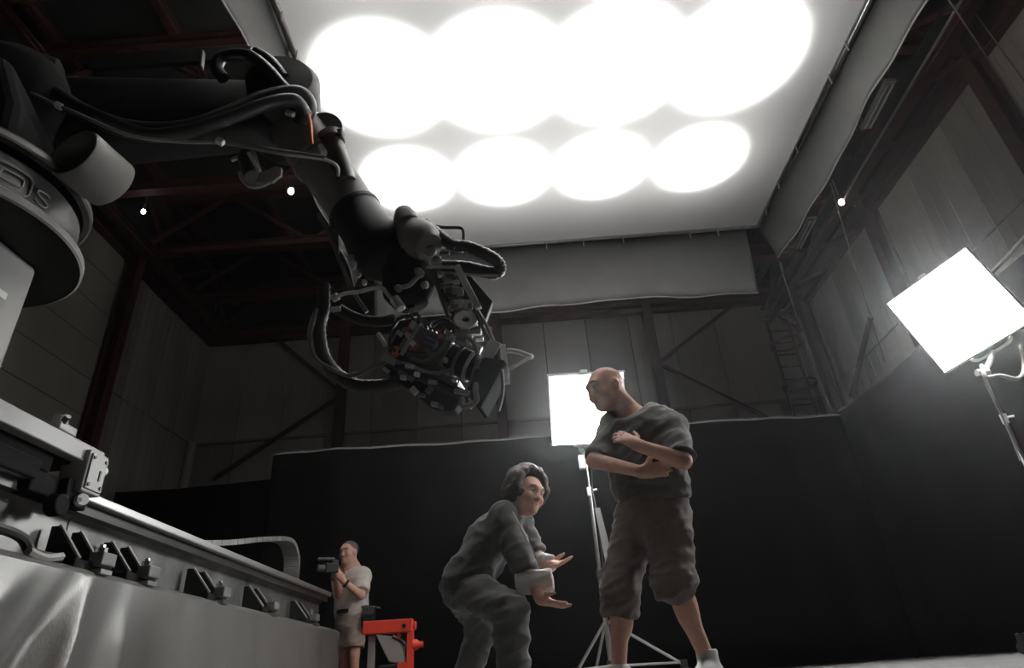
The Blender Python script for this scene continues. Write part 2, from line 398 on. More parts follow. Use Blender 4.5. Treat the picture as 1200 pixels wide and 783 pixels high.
# ================================================================== stand-mounted light panels
M_panel = mat('lit_diffuser', (.9, .9, .9), .5, emit=(.97, .99, 1), es=PANEL_W)
def light_panel(name, label, c, axes, size, yoke_drop, pole_xy, feet, pole_top):
    """square softlight on a yoke and a three-legged stand"""
    c = V(c); M = Matrix.Identity(4)
    for i in range(3):
        for j in range(3): M[i][j] = axes[i][j]
        M[i][3] = c[i]
    t = thing(name, label, 'light', (pole_xy[0], pole_xy[1], 0), 'square light panels on stands')
    h = size/2
    part('diffuser', t, M_panel, lambda b: b.box((0, -.012, 0), (size-.01, .012, size-.01), M), bevel=.004)
    fr = part('frame', t, M_alu, lambda b: [b.box(q, sz, M) for q, sz in (((0, .012, h), (size+.03, .05, .018)), ((0, .012, -h), (size+.03, .05, .018)), ((h, .012, 0), (.018, .05, size)), ((-h, .012, 0), (.018, .05, size)))], bevel=.004)
    part('housing', t, M_black, lambda b: b.prism([(-h, 0), (h, 0), (h*.55, .12), (-h*.55, .12)], M @ Matrix.Translation((0, .03, 0)) @ Matrix(((1, 0, 0, 0), (0, 0, 1, 0), (0, 1, 0, 0), (0, 0, 0, 1))), size*.92), bevel=.01)
    part('latch', t, M_white, lambda b: b.box((-.02, .01, h+.025), (.07, .03, .03), M), bevel=.008)
    b0, b1 = M @ V((-h*.5, .02, -h-.02)), M @ V((h*.72, .02, -h-.02))
    part('yoke', t, M_alu, lambda b: b.tube([M @ V((-h*.45, .05, -h-.012)), M @ V((-h*.3, .05, -h-.05)), M @ V((h*.3, .05, -h-.05)), M @ V((h*.45, .05, -h-.012))], .014, 8), smooth=True)
    top = V((pole_xy[0], pole_xy[1], pole_top))
    hd = M @ V((0, .05, -h-.05))
    part('tilt_head', t, M_lgrey, lambda b: (b.tube([hd, hd.lerp(top, .5)+V((0, 0, -.01)), top], .022, 10), b.cyl(top+V((-.05, 0, .01)), top+V((.05, 0, .01)), .03, n=14)), smooth=True)
    z = pole_top
    for k, (z0, z1, r) in enumerate(((z-.42, z+.02, .011), (z*.42, z-.38, .017), (.12, z*.45, .024))):
        part('pole', t, M_alu, lambda b: b.cyl((top.x, top.y, z0), (top.x, top.y, z1), r, n=14), smooth=True)
        part('collar', t, M_dgrey if k else M_white, lambda b: (b.cyl((top.x, top.y, z0-.03), (top.x, top.y, z0+.05), r+.014, n=14), b.cyl((top.x, top.y, z0+.02), (top.x+.07, top.y-.02, z0+.02), .01, n=8)), smooth=True)
    for fx, fy in feet:
        foot = V((top.x+fx, top.y+fy, .1))
        l = part('leg', t, M_alu, lambda b: (b.tube([V((top.x, top.y, .48)), foot], .013, 8), b.tube([V((top.x, top.y, .13)), foot+V((0, 0, .02))], .01, 8)), smooth=True)
        part('caster', l, M_rubber, lambda b: (b.cyl(foot+V((-.02, -.015, -.055)), foot+V((.02, .015, -.055)), .045, n=14), b.cyl(foot+V((0, 0, -.05)), foot+V((0, 0, .04)), .03, n=10)), smooth=True)
    return t, M, h
ax1 = [[.528, .781, -.333], [-.831, .556, -.014], [.175, .284, .943]]
ax2 = [[.999, .045, .004], [-.03, .732, -.681], [-.034, .68, .732]]
t1, M1, h1 = light_panel('light_panel', 'large bright square light panel tilted above the right side drape', (4.006, 5.027, 2.733), ax1, .8, .1, (3.97, 5.0), ((.3, .3), (-.45, .2), (.15, -.45)), 2.1)
t2, M2, h2 = light_panel('light_panel', 'bright square light panel on a stand behind the standing person', (.662, 5.633, 2.296), ax2, .7, .1, (.62, 5.95), ((-.3, -.05), (.6, .0), (-.1, .45)), 2.0)
b = MB(); q = at(1152, 440, Y=4.95)
b.tube([at(1150, 428, Y=4.9), at(1156, 442, Y=4.85), at(1172, 440, Y=4.85), at(1192, 444, Y=4.85), at(1200, 432, Y=4.9), at(1196, 405, Y=5)], .016, 8).build('power_cable', M_lgrey, t1, smooth=True)
b = MB(); b.tube([at(1150, 435, Y=4.9), at(1158, 455, Y=4.9), at(1180, 500, Y=4.9), at(1196, 540, Y=4.9)], .008, 6).build('power_cable', M_mgrey, t1, smooth=True)
b = MB(); b.cyl(at(1130, 355, Y=5.35), at(1215, 262, Y=5.0), .018, n=10); b.build('boom_pole', M_lgrey, t1, smooth=True)
b = MB(); b.tube([V((.62, 5.93, 2.0)), V((.66, 5.8, 1.9)), V((.64, 5.9, 1.6)), V((.66, 5.9, 1.2)), V((.63, 5.92, .5))], .01, 8).build('power_cable', M_rubber, t2, smooth=True)
part('ballast', t2, M_lgrey, lambda b: b.box((.575, 5.9, 1.86), (.06, .05, .14)), bevel=.012)
part('sash', t2, M_mgrey, lambda b: b.prism([(-.02, 0), (.03, 0), (.13, -.86), (.05, -.92)], frame((.66, 5.9, 1.42), (1, 0, 0), (0, 0, 1)), .02))

# ================================================================== small roof items on the right and left
def line_thing(name, label, cat, pts, r, mt, group=None):
    b = MB(); b.tube(pts, r, 6, 4); o = b.build(name, mt, None, smooth=True, loc=pts[-1]); return tag(o, label, cat, group)
G = 'ropes hanging from the roof'
c0 = at(905, 290, Y=7.12)
line_thing('rope', 'thin rope tied from the rear right corner of the overhead softbox to the drape corner', 'rope', [c0+V((.05, .05, 0)), c0.lerp(V((4.5, 8.62, 3.0)), .5)+V((0, .02, -.02)), V((4.5, 8.62, 3.0))], .008, M_rope, G)
c1 = at(965, 215, Z=4.85)
line_thing('rope', 'rope tied from the middle of the softbox right skirt down to the side drape', 'rope', [c1+V((.08, 0, 0)), c1.lerp(at(1037, 420, X=4.66), .5)+V((.02, 0, -.02)), at(1037, 423, X=4.66)], .007, M_rope, G)
for (u0_, v0_, u1_, v1_, yy, lb) in ((1112, 2, 1205, 138, 4.6, 'pale rope dropping past the right wall above the large panel'), (1122, -5, 1210, 100, 5.4, 'faint rope furthest right under the roof corner')):
    line_thing('rope', lb, 'rope', [at(u0_-60, v0_-90, Y=yy), at((u0_+u1_)/2, (v0_+v1_)/2, Y=yy), at(u1_+15, v1_+30, Y=yy)], .009, M_rope, G)
line_thing('conduit_pipe', 'thin grey conduit running along the right eave to a small lit bulb', 'pipe', [at(986, 240, Z=6.8), at(1008, 200, Z=6.8), at(1128, -2, Z=6.8)], .02, M_mgrey)
def tube_fixture(u0_, v0_, u1_, v1_, z, label):
    a, b_ = at(u0_, v0_, Z=z), at(u1_, v1_, Z=z)
    t = thing('strip_fixture', label, 'ceiling light', (a+b_)/2, 'unlit strip fixtures under the right eave')
    part('housing', t, M_mgrey, lambda b: b.bar(a, b_, .15, .06), bevel=.01)
    d = (b_-a).normalized(); n = d.cross(V((0, 0, 1)))
    for s_ in (-.035, .035): part('tube', t, M_lgrey, lambda b: b.cyl(a+n*s_+V((0, 0, -.05))+d*.04, b_+n*s_+V((0, 0, -.05))-d*.04, .016, n=10), smooth=True)
    for q in (a, b_): part('hanger', t, M_dgrey, lambda b: b.cyl(q, V((q.x, q.y, 9.2)), .008, n=6))
tube_fixture(1044, 93, 1014, 150, 6.7, 'nearer unlit grey strip fixture under the right eave')
tube_fixture(952, 255, 934, 290, 6.7, 'farther unlit grey strip fixture beside the softbox rear corner')
M_small = mat('small_lit_bulb', (.9, .9, .9), .4, emit=(1, .97, .92), es=14)
def small_lamp(u, v, z, label, r, up):
    q = at(u, v, Z=z); t = thing('roof_lamp', label, 'lamp', q, 'small lit roof lamps')
    part('bulb', t, M_small, lambda b: b.sphere(q, r, 8, (1, 1, 1.3)), smooth=True)
    part('socket', t, M_dgrey, lambda b: b.cyl(q+V((0, 0, r)), q+V((0, 0, r+.09)), r*.7, n=10))
    part('cord', t, M_mgrey, lambda b: b.cyl(q+V((0, 0, r)), q+V((0, 0, up)), .01, n=6))
small_lamp(986, 237, 6.78, 'small lit bulb at the end of the right eave conduit', .045, .5)
small_lamp(168, 248, 7.3, 'small lit bulb high over the left wall column', .035, .4)
small_lamp(341, 224, 7.6, 'small lit lamp glimpsed below the robot elbow', .05, .5)

# ================================================================== robot track on the left
XT = -2.15
trk = thing('robot_track', 'long raised steel rail track with triangular gusset feet', 'track', (-2.7, 4.2, 0))
Y0T, Y1T = .3, 7.22
part('plinth', trk, M_mgrey, lambda b: b.box((-2.72, (Y0T+Y1T)/2, .32), (1.24, Y1T-Y0T, .64)), bevel=.02)
for k in range(3):
    ys = [Y0T, 3.12, 5.3, Y1T][k:k+2]
    for xs in (-2.27, -3.2):
        part('side_beam', trk, M_steel, lambda b: b.prism([(.035, 0), (.045, .02), (-.0, .03), (-.0, .26), (.04, .29), (.05, .33), (-.06, .33), (-.06, 0)], frame((xs, (ys[0]+ys[1])/2, .66), (1, 0, 0) if xs > -3 else (-1, 0, 0), (0, 0, 1)), ys[1]-ys[0]-.008), bevel=.004)
for xs in (-2.2, -3.27):
    part('rail', trk, M_steelrail, lambda b: b.box((xs, (Y0T+Y1T)/2, 1.012), (.11, Y1T-Y0T, .045)), bevel=.008)
part('rail_lip', trk, M_dgrey, lambda b: b.box((-2.215, (Y0T+Y1T)/2, .965), (.06, Y1T-Y0T, .05)))
def gusset_foot(y, s_):
    g = part('foot', trk, M_matte, lambda b: b.box((-2.16, y+.1*s_, .675), (.2, .28*s_, .05)), bevel=.005)
    for dy in (0, .15*s_):
        part('gusset', g, M_black, lambda b: b.prism([(-2.24, .7), (-2.07, .7), (-2.08, .712), (-2.2, .86), (-2.24, .86)], Matrix.Translation((0, y+dy, 0)), .014), bevel=.003)
        part('gusset_lit_edge', g, M_lgrey, lambda b: b.bar((-2.2, y+dy, .864), (-2.072, y+dy, .706), .018, .01, (1, 0, 1)))  # pale bar puts the light on the sloped edge into its colour
    part('clamp', g, M_mgrey, lambda b: b.box((-2.045, y+.13*s_, .715), (.07, .11*s_, .06)), bevel=.006)
    part('shim', g, M_alu, lambda b: b.box((-2.035, y+.12*s_, .655), (.06, .09*s_, .022)), bevel=.003)
    part('bolt', g, M_alu, lambda b: (b.cyl((-2.1, y+.19*s_, .7), (-2.1, y+.19*s_, .8), .014, n=8), b.cyl((-2.1, y+.19*s_, .76), (-2.1, y+.19*s_, .785), .026, n=6)))
for (u, v) in ((-95, 600), (88, 640), (146, 662), (240, 690), (304, 708), (356, 722)):
    gusset_foot(at(u, v+6, X=-2.1).y, 1.0)
part('cable', trk, M_rubber, lambda b: b.tube([at(-40, 612, X=-2.12), at(-5, 618, X=-2.12), at(25, 630, X=-2.12), at(38, 648, X=-2.1), at(70, 655, X=-2.08)], .022, 8), smooth=True)
part('strap', trk, M_lgrey, lambda b: b.tube([at(33, 646, X=-2.05), at(52, 654, X=-2.05), at(72, 652, X=-2.05)], .018, 6), smooth=True)
# cloth skirt over the plinth
def drape(u, v):
    y = Y0T-1.1+(7.26-(Y0T-1.1))*u; d = v*.66
    near = max(0, min(1, (3.9-y)/1.4))
    a = .003+.03*v*near
    fold = math.exp(-((y-3.02+.30*v)/.045)**2) - .9*math.exp(-((y-2.9+.34*v)/.07)**2) + .7*math.exp(-((y-2.66+.62*v)/.10)**2) - .6*math.exp(-((y-2.42+.7*v)/.10)**2) + .5*math.exp(-((y-3.32+.1*v)/.08)**2)
    wv = a*math.sin(y*7+2.2*math.sin(y*2.1)+2.5*v) + (.075)*fold*min(1, v*2.2)*(.4+.6*v) + .012*v*math.sin(y*3.3) + .006*v*math.sin(y*11+3*v)
    x = -2.09 + .075*min(1, v/.06)**.5 + wv + .04*v
    if y > 7.12: x -= ((y-7.12)/.15)**2*.12
    return V((x, y, .665 - .03*(1-min(1, v/.05))*0 - d + (.0 if v > .001 else .004)))
dr = MB().sheet(drape, 520, 50).build('drape_cloth', M_silver, None, smooth=True, solid=.004, loc=(-2.05, 3.5, 0))
tag(dr, 'silvery grey cloth skirt hanging over the side of the track base', 'cloth')
# looped cable carrier beyond the track
cc = thing('cable_carrier', 'grey looped cable chain rising behind the far end of the track', 'cable chain', (-2.62, 6.0, 1.03))
path = spline([V((-2.62, 4.6, 1.1)), V((-2.62, 5.5, 1.27)), V((-2.62, 6.3, 1.45)), V((-2.62, 6.95, 1.56)), V((-2.62, 7.2, 1.46)), V((-2.62, 7.26, 1.3)), V((-2.62, 7.22, 1.1)), V((-2.62, 6.9, 1.03))], 6)
for i in range(len(path)-1):
    a, b_ = path[i], path[i+1]
    part('link', cc, M_lgrey, lambda b: b.bar(a, a+(b_-a)*.94, .17, .045, (0, -(b_-a).z, (b_-a).y)), bevel=.004)

# carriage
car = thing('robot_carriage', 'light grey carriage riding on the track under the robot', 'carriage', (-2.7, 2.2, 1.03))
part('deck', car, M_matte, lambda b: b.box((-2.7, 2.1, 1.17), (1.1, 1.7, .1)), bevel=.006)
part('side_member', car, M_lgrey, lambda b: b.box((-2.13, 2.13, 1.175), (.08, 1.74, .085)), bevel=.006)
part('side_member', car, M_lgrey, lambda b: b.box((-3.27, 2.13, 1.175), (.08, 1.74, .085)), bevel=.006)
part('underframe', car, M_matte, lambda b: (b.box((-2.2, 2.35, 1.09), (.1, .8, .09)), b.box((-2.19, 2.8, .99), (.1, .32, .1)), b.box((-2.135, 2.0, 1.03), (.03, 1.3, .09))), bevel=.01)  # last box is added to cover the bright glare on the rail
eb = part('end_block', car, M_lgrey, lambda b: b.box((-2.13, 2.93, 1.09), (.13, .14, .2)), bevel=.006)
part('cover_plate', eb, M_lgrey, lambda b: b.box((-2.062, 2.93, 1.09), (.012, .12, .17)), bevel=.003)
for dy in (-.045, .045):
    for dz in (-.065, .065): part('screw', eb, M_dgrey, lambda b: b.cyl((-2.056, 2.93+dy, 1.09+dz), (-2.05, 2.93+dy, 1.09+dz), .009, n=8))
part('screw', eb, M_dgrey, lambda b: b.box((-2.054, 2.95, 1.08), (.006, .012, .05)))
ro = part('roller', car, M_white, lambda b: b.cyl(at(93, 587, X=-2.09), at(93, 587, X=-2.09)+V((.03, -.02, 0)), .028, n=18), bevel=.004)
part('hub', ro, M_mgrey, lambda b: b.cyl(at(93, 587, X=-2.06)+V((0, -.01, 0)), at(93, 587, X=-2.06)+V((.01, -.015, 0)), .012, n=12))
part('roller_bracket', car, M_matte, lambda b: (b.box(at(84, 580, X=-2.13), (.06, .16, .12)), b.cyl(at(66, 592, X=-2.12)+V((-.03, 0, 0)), at(66, 592, X=-2.12)+V((.03, 0, 0)), .05, n=16)), bevel=.008)
part('bumper', car, M_white, lambda b: b.sphere((-2.1, 3.03, 1.13), .024, 10), smooth=True)
for (y, s_) in ((2.72, 1), (2.05, 1.1)):
    q = V((-2.15, y, 1.225))
    c_ = part('clamp_block', car, M_lgrey, lambda b: (b.box(q+V((0, 0, .02)), (.1*s_, .12*s_, .04)), b.cyl(q+V((0, 0, .03)), q+V((0, 0, .085)), .032, n=12)), bevel=.006)
    part('clamp_screw', c_, M_dgrey, lambda b: b.cyl(q+V((.03, -.03, .03)), q+V((.07, -.05, .06)), .014, n=8))
# ================================================================== the robot
RX, RY = -2.70, 2.30
M_ring = mat('ring_grey', (.085, .083, .08), .45)
rob = thing('industrial_robot', 'huge black industrial robot arm reaching over from the left', 'robot', (RX, RY, 1.22))
ped = part('pedestal', rob, M_lgrey, lambda b: b.box((RX, RY, 1.64), (.66, .52, .84)), bevel=.03)
part('marking', ped, M_white, lambda b: b.box((RX-.2, RY-.262, 1.86), (.2, .01, .05)))
q = at(4, 347, X=RX+.33)
part('marking', ped, M_white, lambda b: b.box(q+V((.002, -.04, 0)), (.012, .1, .035)))
part('base_disc', rob, M_black, lambda b: b.lathe([(.02, 0), (.58, 0), (.6, .01), (.6, .05), (.57, .06), (.02, .06)], (RX, RY, 2.06), (0, 0, 1), 64), smooth=True)
part('base_rim', rob, M_lgrey, lambda b: b.lathe([(.595, .0), (.605, .008), (.605, .045), (.59, .06)], (RX, RY, 2.06), (0, 0, 1), 64), smooth=True)
ring = part('lettered_ring', rob, M_ring, lambda b: b.lathe([(.53, 0), (.545, .01), (.535, .19), (.51, .22), (.3, .24), (.02, .24)], (RX, RY, 2.13), (0, 0, 1), 64), smooth=True)
# raised lettering round the ring: an outlined O and a smaller s
def on_ring(ang, z, r=.545): return V((RX+r*math.cos(ang), RY+r*math.sin(ang), z))
a_o = -.42
def oval(cx, cz, wx, hz, r=.543):
    pts = []
    for i in range(29):
        t = 2*math.pi*i/28; e = 4.0
        x = abs(math.cos(t))**(2/e)*(1 if math.cos(t) > 0 else -1); z = abs(math.sin(t))**(2/e)*(1 if math.sin(t) > 0 else -1)
        pts.append(on_ring(cx+x*wx/r, cz+z*hz, r))
    return pts
part('letter', ring, M_lgrey, lambda b: (b.tube(oval(a_o, 2.215, .085, .06), .006, 6, 2), b.tube(oval(a_o, 2.215, .048, .026), .005, 6, 2)), smooth=True)
def ess(cx, cz, w_, h_):
    return [on_ring(cx+x*w_, cz+z*h_) for x, z in ((1, .8), (.4, 1), (-.7, .9), (-1, .5), (-.5, .1), (.5, -.1), (1, -.5), (.6, -.95), (-.4, -1), (-1, -.8))]
part('letter', ring, M_lgrey, lambda b: b.tube(ess(a_o+.27, 2.21, .06, .035), .006, 6, 4), smooth=True)
part('turntable', rob, M_dgrey, lambda b: b.lathe([(.54, 0), (.565, .01), (.565, .06), (.54, .07), (.4, .09), (.02, .09)], (RX, RY, 2.37), (0, 0, 1), 64), smooth=True)
part('turntable_band', rob, M_steel, lambda b: b.lathe([(.566, .01), (.575, .018), (.575, .042), (.566, .05)], (RX, RY, 2.37), (0, 0, 1), 64), smooth=True)
part('turntable_stop', rob, M_lgrey, lambda b: (b.box(at(65, 205, Y=2.38), (.04, .06, .13)), b.box(at(46, 190, Y=2.38), (.16, .05, .03), None)), bevel=.01)
e_dir = V((.963, .271, 0)).normalized(); h_dir = V((.271, -.963, 0))
S = V((-2.86, 2.62, 3.17)); E = at(335, 132, Y=2.92); W = at(446, 292, Y=2.98)
part('rotating_column', rob, M_matte, lambda b: b.prism([(-.42, 0), (.34, 0), (.3, .3), (.16, .62), (-.15, .7), (-.42, .6)], frame((RX, RY, 2.43), e_dir, (0, 0, 1)), .62), bevel=.06, seg=3)
part('shoulder_joint', rob, M_matte, lambda b: b.lathe([(.02, -.44), (.24, -.44), (.3, -.40), (.34, -.3), (.34, .3), (.3, .38), (.22, .42), (.02, .42)], S, h_dir, 40), smooth=True)
cw = at(108, 197, Y=2.3); cax = V((-.22, -.97, .0)).normalized()
cowl = part('motor_cowl', rob, M_lgrey, lambda b: b.lathe([(.125, -.13), (.14, -.12), (.142, .1), (.136, .115), (.126, .115), (.126, -.12), (.02, -.125)], cw, cax, 40), smooth=True)
part('motor_core', cowl, M_black, lambda b: b.cyl(cw-cax*.12, cw+cax*.02, .075, n=24), bevel=.01)
part('bolt', cowl, M_bright, lambda b: b.cyl(cw+cax*.02+V((.03, 0, .02)), cw+cax*.05+V((.03, 0, .02)), .014, n=8))
mo = part('shoulder_motor', rob, M_matte, lambda b: b.lathe([(.02, -.1), (.12, -.1), (.15, -.05), (.15, .35), (.12, .42), (.02, .42)], at(-20, 92, Y=2.55), e_dir+V((0, 0, .22)), 28), smooth=True)
q = at(28, 70, Y=2.55)
part('motor_cap', mo, M_lgrey, lambda b: b.sphere(q, .045, 10, (1.2, 1, .75)), smooth=True)
# upper arm: tapered casting
def limb(b, p0, p1, r0, r1, flat=.75, n=32, bulge=0):
    p0, p1 = V(p0), V(p1); d = (p1-p0); L = d.length; M = frame(p0, d, (0, 0, 1)); vv = []; ff = []; K = 12
    for j in range(K+1):
        t = j/K; r = r0+(r1-r0)*t + bulge*math.sin(math.pi*t)
        if j == 0 or j == K: r *= .8
        for i in range(n):
            a = 2*math.pi*i/n; e = 3.0
            c, s_ = math.cos(a), math.sin(a)
            y = abs(c)**(2/e)*math.copysign(1, c)*r*flat; z = abs(s_)**(2/e)*math.copysign(1, s_)*r
            vv.append(M @ V((t*L, y, z)))
    ff = [(j*n+i, j*n+(i+1) % n, (j+1)*n+(i+1) % n, (j+1)*n+i) for j in range(K) for i in range(n)]
    ff += [tuple(range(n)), tuple(range(K*n, K*n+n))]
    b.raw(vv, ff)
part('upper_arm', rob, M_black, lambda b: limb(b, S-e_dir*.1, E+V((.02, 0, -.02)), .30, .215), smooth=True)
part('arm_strap', rob, M_mgrey, lambda b: b.bar(at(238, 61, Y=2.64), at(236, 80, Y=2.62), .035, .02, (1, 0, 0)), bevel=.006)
part('arm_cover', rob, M_black, lambda b: b.prism([(0, 0), (.95, .05), (1.0, .02), (.95, -.1), (.05, -.16), (-.04, -.1)], frame(at(105, 66, Y=2.62), E-S, (0, 0, 1)), .04), bevel=.012)
part('elbow_joint', rob, M_black, lambda b: b.lathe([(.02, -.32), (.17, -.32), (.215, -.27), (.225, -.2), (.225, .25), (.18, .3), (.02, .3)], E, h_dir, 36), smooth=True)
f_dir = (W-E).normalized()
fa = part('forearm', rob, M_arm, lambda b: b.lathe([(.02, -.2), (.14, -.2), (.17, -.14), (.178, .1), (.17, .3), (.168, .5), (.155, .52), (.152, .8), (.15, 1.06), (.02, 1.06)], E, f_dir, 40), smooth=True)
for h, r in ((.51, .176), (1.0, .162)):
    part('forearm_band', fa, M_black if h > .7 else M_mgrey, lambda b: b.lathe([(r-.01, -.02), (r, -.012), (r, .012), (r-.01, .02)], E+f_dir*h, f_dir, 40), smooth=True)
part('wrist_housing', rob, M_black, lambda b: b.lathe([(.02, -.12), (.153, -.12), (.158, 0), (.175, .1), (.182, .18), (.165, .28), (.1, .36), (.02, .38)], E+f_dir*1.14, f_dir, 40), smooth=True)
# motors beside the elbow
fl = at(378, 152, Y=2.86)
part('flange_plate', rob, M_mgrey, lambda b: b.cyl(fl, fl+V((0, .04, .01)), .13, n=28), bevel=.006)
def motor(p0, p1, r, nm='drive_motor'):
    p0, p1 = V(p0), V(p1); L = (p1-p0).length
    mm = part(nm, rob, M_dgrey, lambda b: b.lathe([(.02, 0), (r*1.25, 0), (r*1.25, .05), (r, .06), (r, L*.75), (r*.92, L*.78), (r*.92, L), (.02, L)], p0, p1-p0, 24), smooth=True)
    return mm
motor(at(387, 160, Y=2.82), at(406, 214, Y=2.84), .065)
mm = motor(at(388, 180, Y=2.9), at(378, 160, Y=2.9), .08)
part('connector', mm, M_black, lambda b: b.box(at(392, 160, Y=2.8), (.12, .08, .06)), bevel=.01)
part('connector', mm, M_white, lambda b: b.cyl(at(376, 172, Y=2.8), at(380, 180, Y=2.78), .022, n=10))
part('copper_hose', rob, M_copper, lambda b: b.tube([at(360, 132, Y=2.68), at(363, 145, Y=2.68), at(364, 160, Y=2.7), at(365, 168, Y=2.72)], .014, 8), smooth=True)
part('hose_fitting', rob, M_bright, lambda b: b.cyl(at(358, 128, Y=2.68), at(362, 134, Y=2.68), .022, n=10))
part('hose_fitting', rob, M_bright, lambda b: b.cyl(at(336, 132, Y=2.66), at(344, 134, Y=2.66), .02, n=10))
# dress-pack hoses
def hose(pts, r, mt=M_rubber, nm='hose', parent=rob, ribs=0, n=12, sub=8):
    return part(nm, parent, mt, lambda b: b.tube([at(u, v, Y=y) for u, v, y in pts], r, n, sub, ribs), smooth=True)
hose([(-40, 60, 2.5), (10, 85, 2.42), (55, 105, 2.4), (100, 133, 2.38), (155, 152, 2.4), (215, 152, 2.44), (265, 136, 2.5), (310, 116, 2.56), (348, 110, 2.62), (361, 124, 2.7), (352, 146, 2.78)], .052)
hose([(120, 140, 2.36), (170, 158, 2.38), (220, 154, 2.42), (270, 138, 2.47), (315, 121, 2.52), (345, 118, 2.58), (356, 130, 2.66)], .04)
hose([(262, 92, 2.58), (254, 80, 2.56), (262, 67, 2.56), (290, 65, 2.56), (312, 80, 2.58), (330, 100, 2.6), (338, 108, 2.62)], .038)
hose([(300, 62, 2.62), (318, 74, 2.62), (332, 92, 2.64)], .04)
hose([(-10, 98, 2.3), (20, 103, 2.3), (60, 120, 2.3), (90, 133, 2.3), (150, 158, 2.3), (210, 166, 2.32), (265, 168, 2.36), (330, 180, 2.42), (376, 186, 2.5), (394, 194, 2.56), (396, 206, 2.62)], .010, M_lgrey, 'cable')
hose([(240, 163, 2.34), (290, 170, 2.36), (330, 177, 2.4), (380, 184, 2.47)], .010, M_mgrey, 'cable')
for (u, v) in ((69, 124), (258, 166)):
    part('cable_tie', rob, M_white, lambda b: b.bar(at(u-4, v-2, Y=2.29), at(u+4, v+2, Y=2.3), .03, .03), bevel=.004)
# cable guide hook hanging under the elbow
hk = at(298, 196, Y=2.66)
gh = part('cable_guide', rob, M_dgrey, lambda b: b.cyl(at(289, 182, Y=2.66), at(297, 208, Y=2.66), .055, n=20), bevel=.008)
part('guide_ring', gh, M_lgrey, lambda b: b.tube([at(u, v, Y=2.62) for u, v in ((281, 202), (284, 210), (291, 217), (300, 219), (311, 216), (319, 211))], .012, 8), smooth=True)
part('guide_paddle', gh, M_lgrey, lambda b: b.prism([(-.05, -.05), (.05, -.06), (.095, -.01), (.09, .045), (.05, .06), (-.04, .01)], frame(at(311, 206, Y=2.62), (1, 0, 0), (0, 0, 1)), .02), bevel=.006)
part('guide_arm', gh, M_bright, lambda b: (b.bar(at(271, 188, Y=2.64), at(287, 181, Y=2.64), .02, .02), b.bar(at(291, 179, Y=2.6), at(304, 201, Y=2.6), .012, .02)), bevel=.004)
# wrist and head hardware
part('wrist_hub', rob, M_matte, lambda b: b.lathe([(.02, -.2), (.12, -.2), (.145, -.15), (.145, .08), (.1, .15), (.02, .17)], at(478, 330, Y=2.98), (at(478, 400, Y=2.98)-at(470, 320, Y=2.98)), 32), smooth=True)
wm = part('wrist_motor', rob, M_arm, lambda b: b.lathe([(.02, -.12), (.07, -.12), (.105, -.08), (.115, 0), (.11, .08), (.08, .13), (.02, .14)], at(491, 280, Y=2.86), V((.45, -.35, -.75)), 26), smooth=True)
wt = part('wrist_encoder', rob, M_arm, lambda b: b.lathe([(.02, 0), (.075, 0), (.078, .05), (.073, .14), (.07, .22), (.05, .275), (.02, .29)], at(486, 288, Y=2.84), at(466, 228, Y=2.86)-at(486, 288, Y=2.84), 26), smooth=True)
part('encoder_band', wt, M_mgrey, lambda b: b.lathe([(.073, 0), (.081, .006), (.081, .02), (.073, .026)], at(478, 265, Y=2.847), at(466, 228, Y=2.86)-at(486, 288, Y=2.84), 26), smooth=True)
for (u, v, r) in ((480, 254, .028), (497, 265, .03), (508, 280, .03), (505, 295, .034), (512, 303, .026), (486, 270, .03)):
    part('motor_lug', wm, M_lgrey if r > .03 else M_mgrey, lambda b: b.sphere(at(u, v, Y=2.82), r, 8, (1, .8, .8)), smooth=True)
hose([(496, 262, 2.84), (512, 274, 2.84), (530, 287, 2.84), (550, 290, 2.84), (578, 303, 2.86), (586, 314, 2.9), (578, 320, 2.92), (545, 313, 2.92), (518, 312, 2.92)], .034, ribs=1)
hose([(494, 258, 2.86), (515, 266, 2.86), (538, 267, 2.86), (543, 271, 2.86), (543, 283, 2.86)], .010, M_dgrey)
hose([(498, 268, 2.82), (516, 278, 2.82), (534, 291, 2.83)], .013, M_lgrey)
hose([(520, 320, 2.88), (550, 322, 2.88), (580, 322, 2.9), (586, 319, 2.9)], .008, M_lgrey)
hose([(379, 334, 2.9), (379, 360, 2.9), (374, 390, 2.9), (383, 425, 2.9), (410, 449, 2.9), (440, 453, 2.9), (468, 448, 2.92)], .034, ribs=1)
hose([(371, 362, 2.86), (368, 375, 2.86), (364, 395, 2.86), (369, 418, 2.86), (386, 431, 2.86), (410, 440, 2.86), (440, 430, 2.86), (462, 420, 2.9)], .011, M_mgrey)
hose([(371, 362, 2.86), (365, 375, 2.87), (362, 392, 2.87), (366, 405, 2.87)], .009, M_lgrey)
hose([(393, 349, 2.86), (404, 344, 2.85), (420, 342, 2.84), (436, 338, 2.84), (448, 338, 2.84), (457, 348, 2.85), (464, 354, 2.86)], .011, M_bright, 'pipe')
hose([(390, 350, 2.87), (396, 347, 2.86)], .022, M_bright, 'pipe')
hose([(389, 363, 2.87), (400, 362, 2.86)], .016, M_bright, 'pipe')
hose([(397, 362, 2.88), (415, 372, 2.9), (440, 377, 2.92), (462, 374, 2.94)], .03)
hose([(373, 252, 3.0), (386, 275, 2.98), (398, 305, 2.95), (412, 338, 2.92), (430, 366, 2.95)], .012, M_mgrey, 'cable')
part('strap_plate', rob, M_mgrey, lambda b: b.prism([(-.035, .1), (.03, .11), (.035, 0), (.05, -.16), (.02, -.15)], frame(at(390, 272, Y=3.0), (1, 0, 0), (0, 0, 1)), .015), bevel=.003)
for (u, v, r) in ((411, 303, .028), (414, 310, .03), (420, 322, .022), (427, 331, .022)):
    part('fitting', rob, M_bright, lambda b: b.sphere(at(u, v, Y=2.88), r*.75, 8, (1, .8, 1.3)), smooth=True)
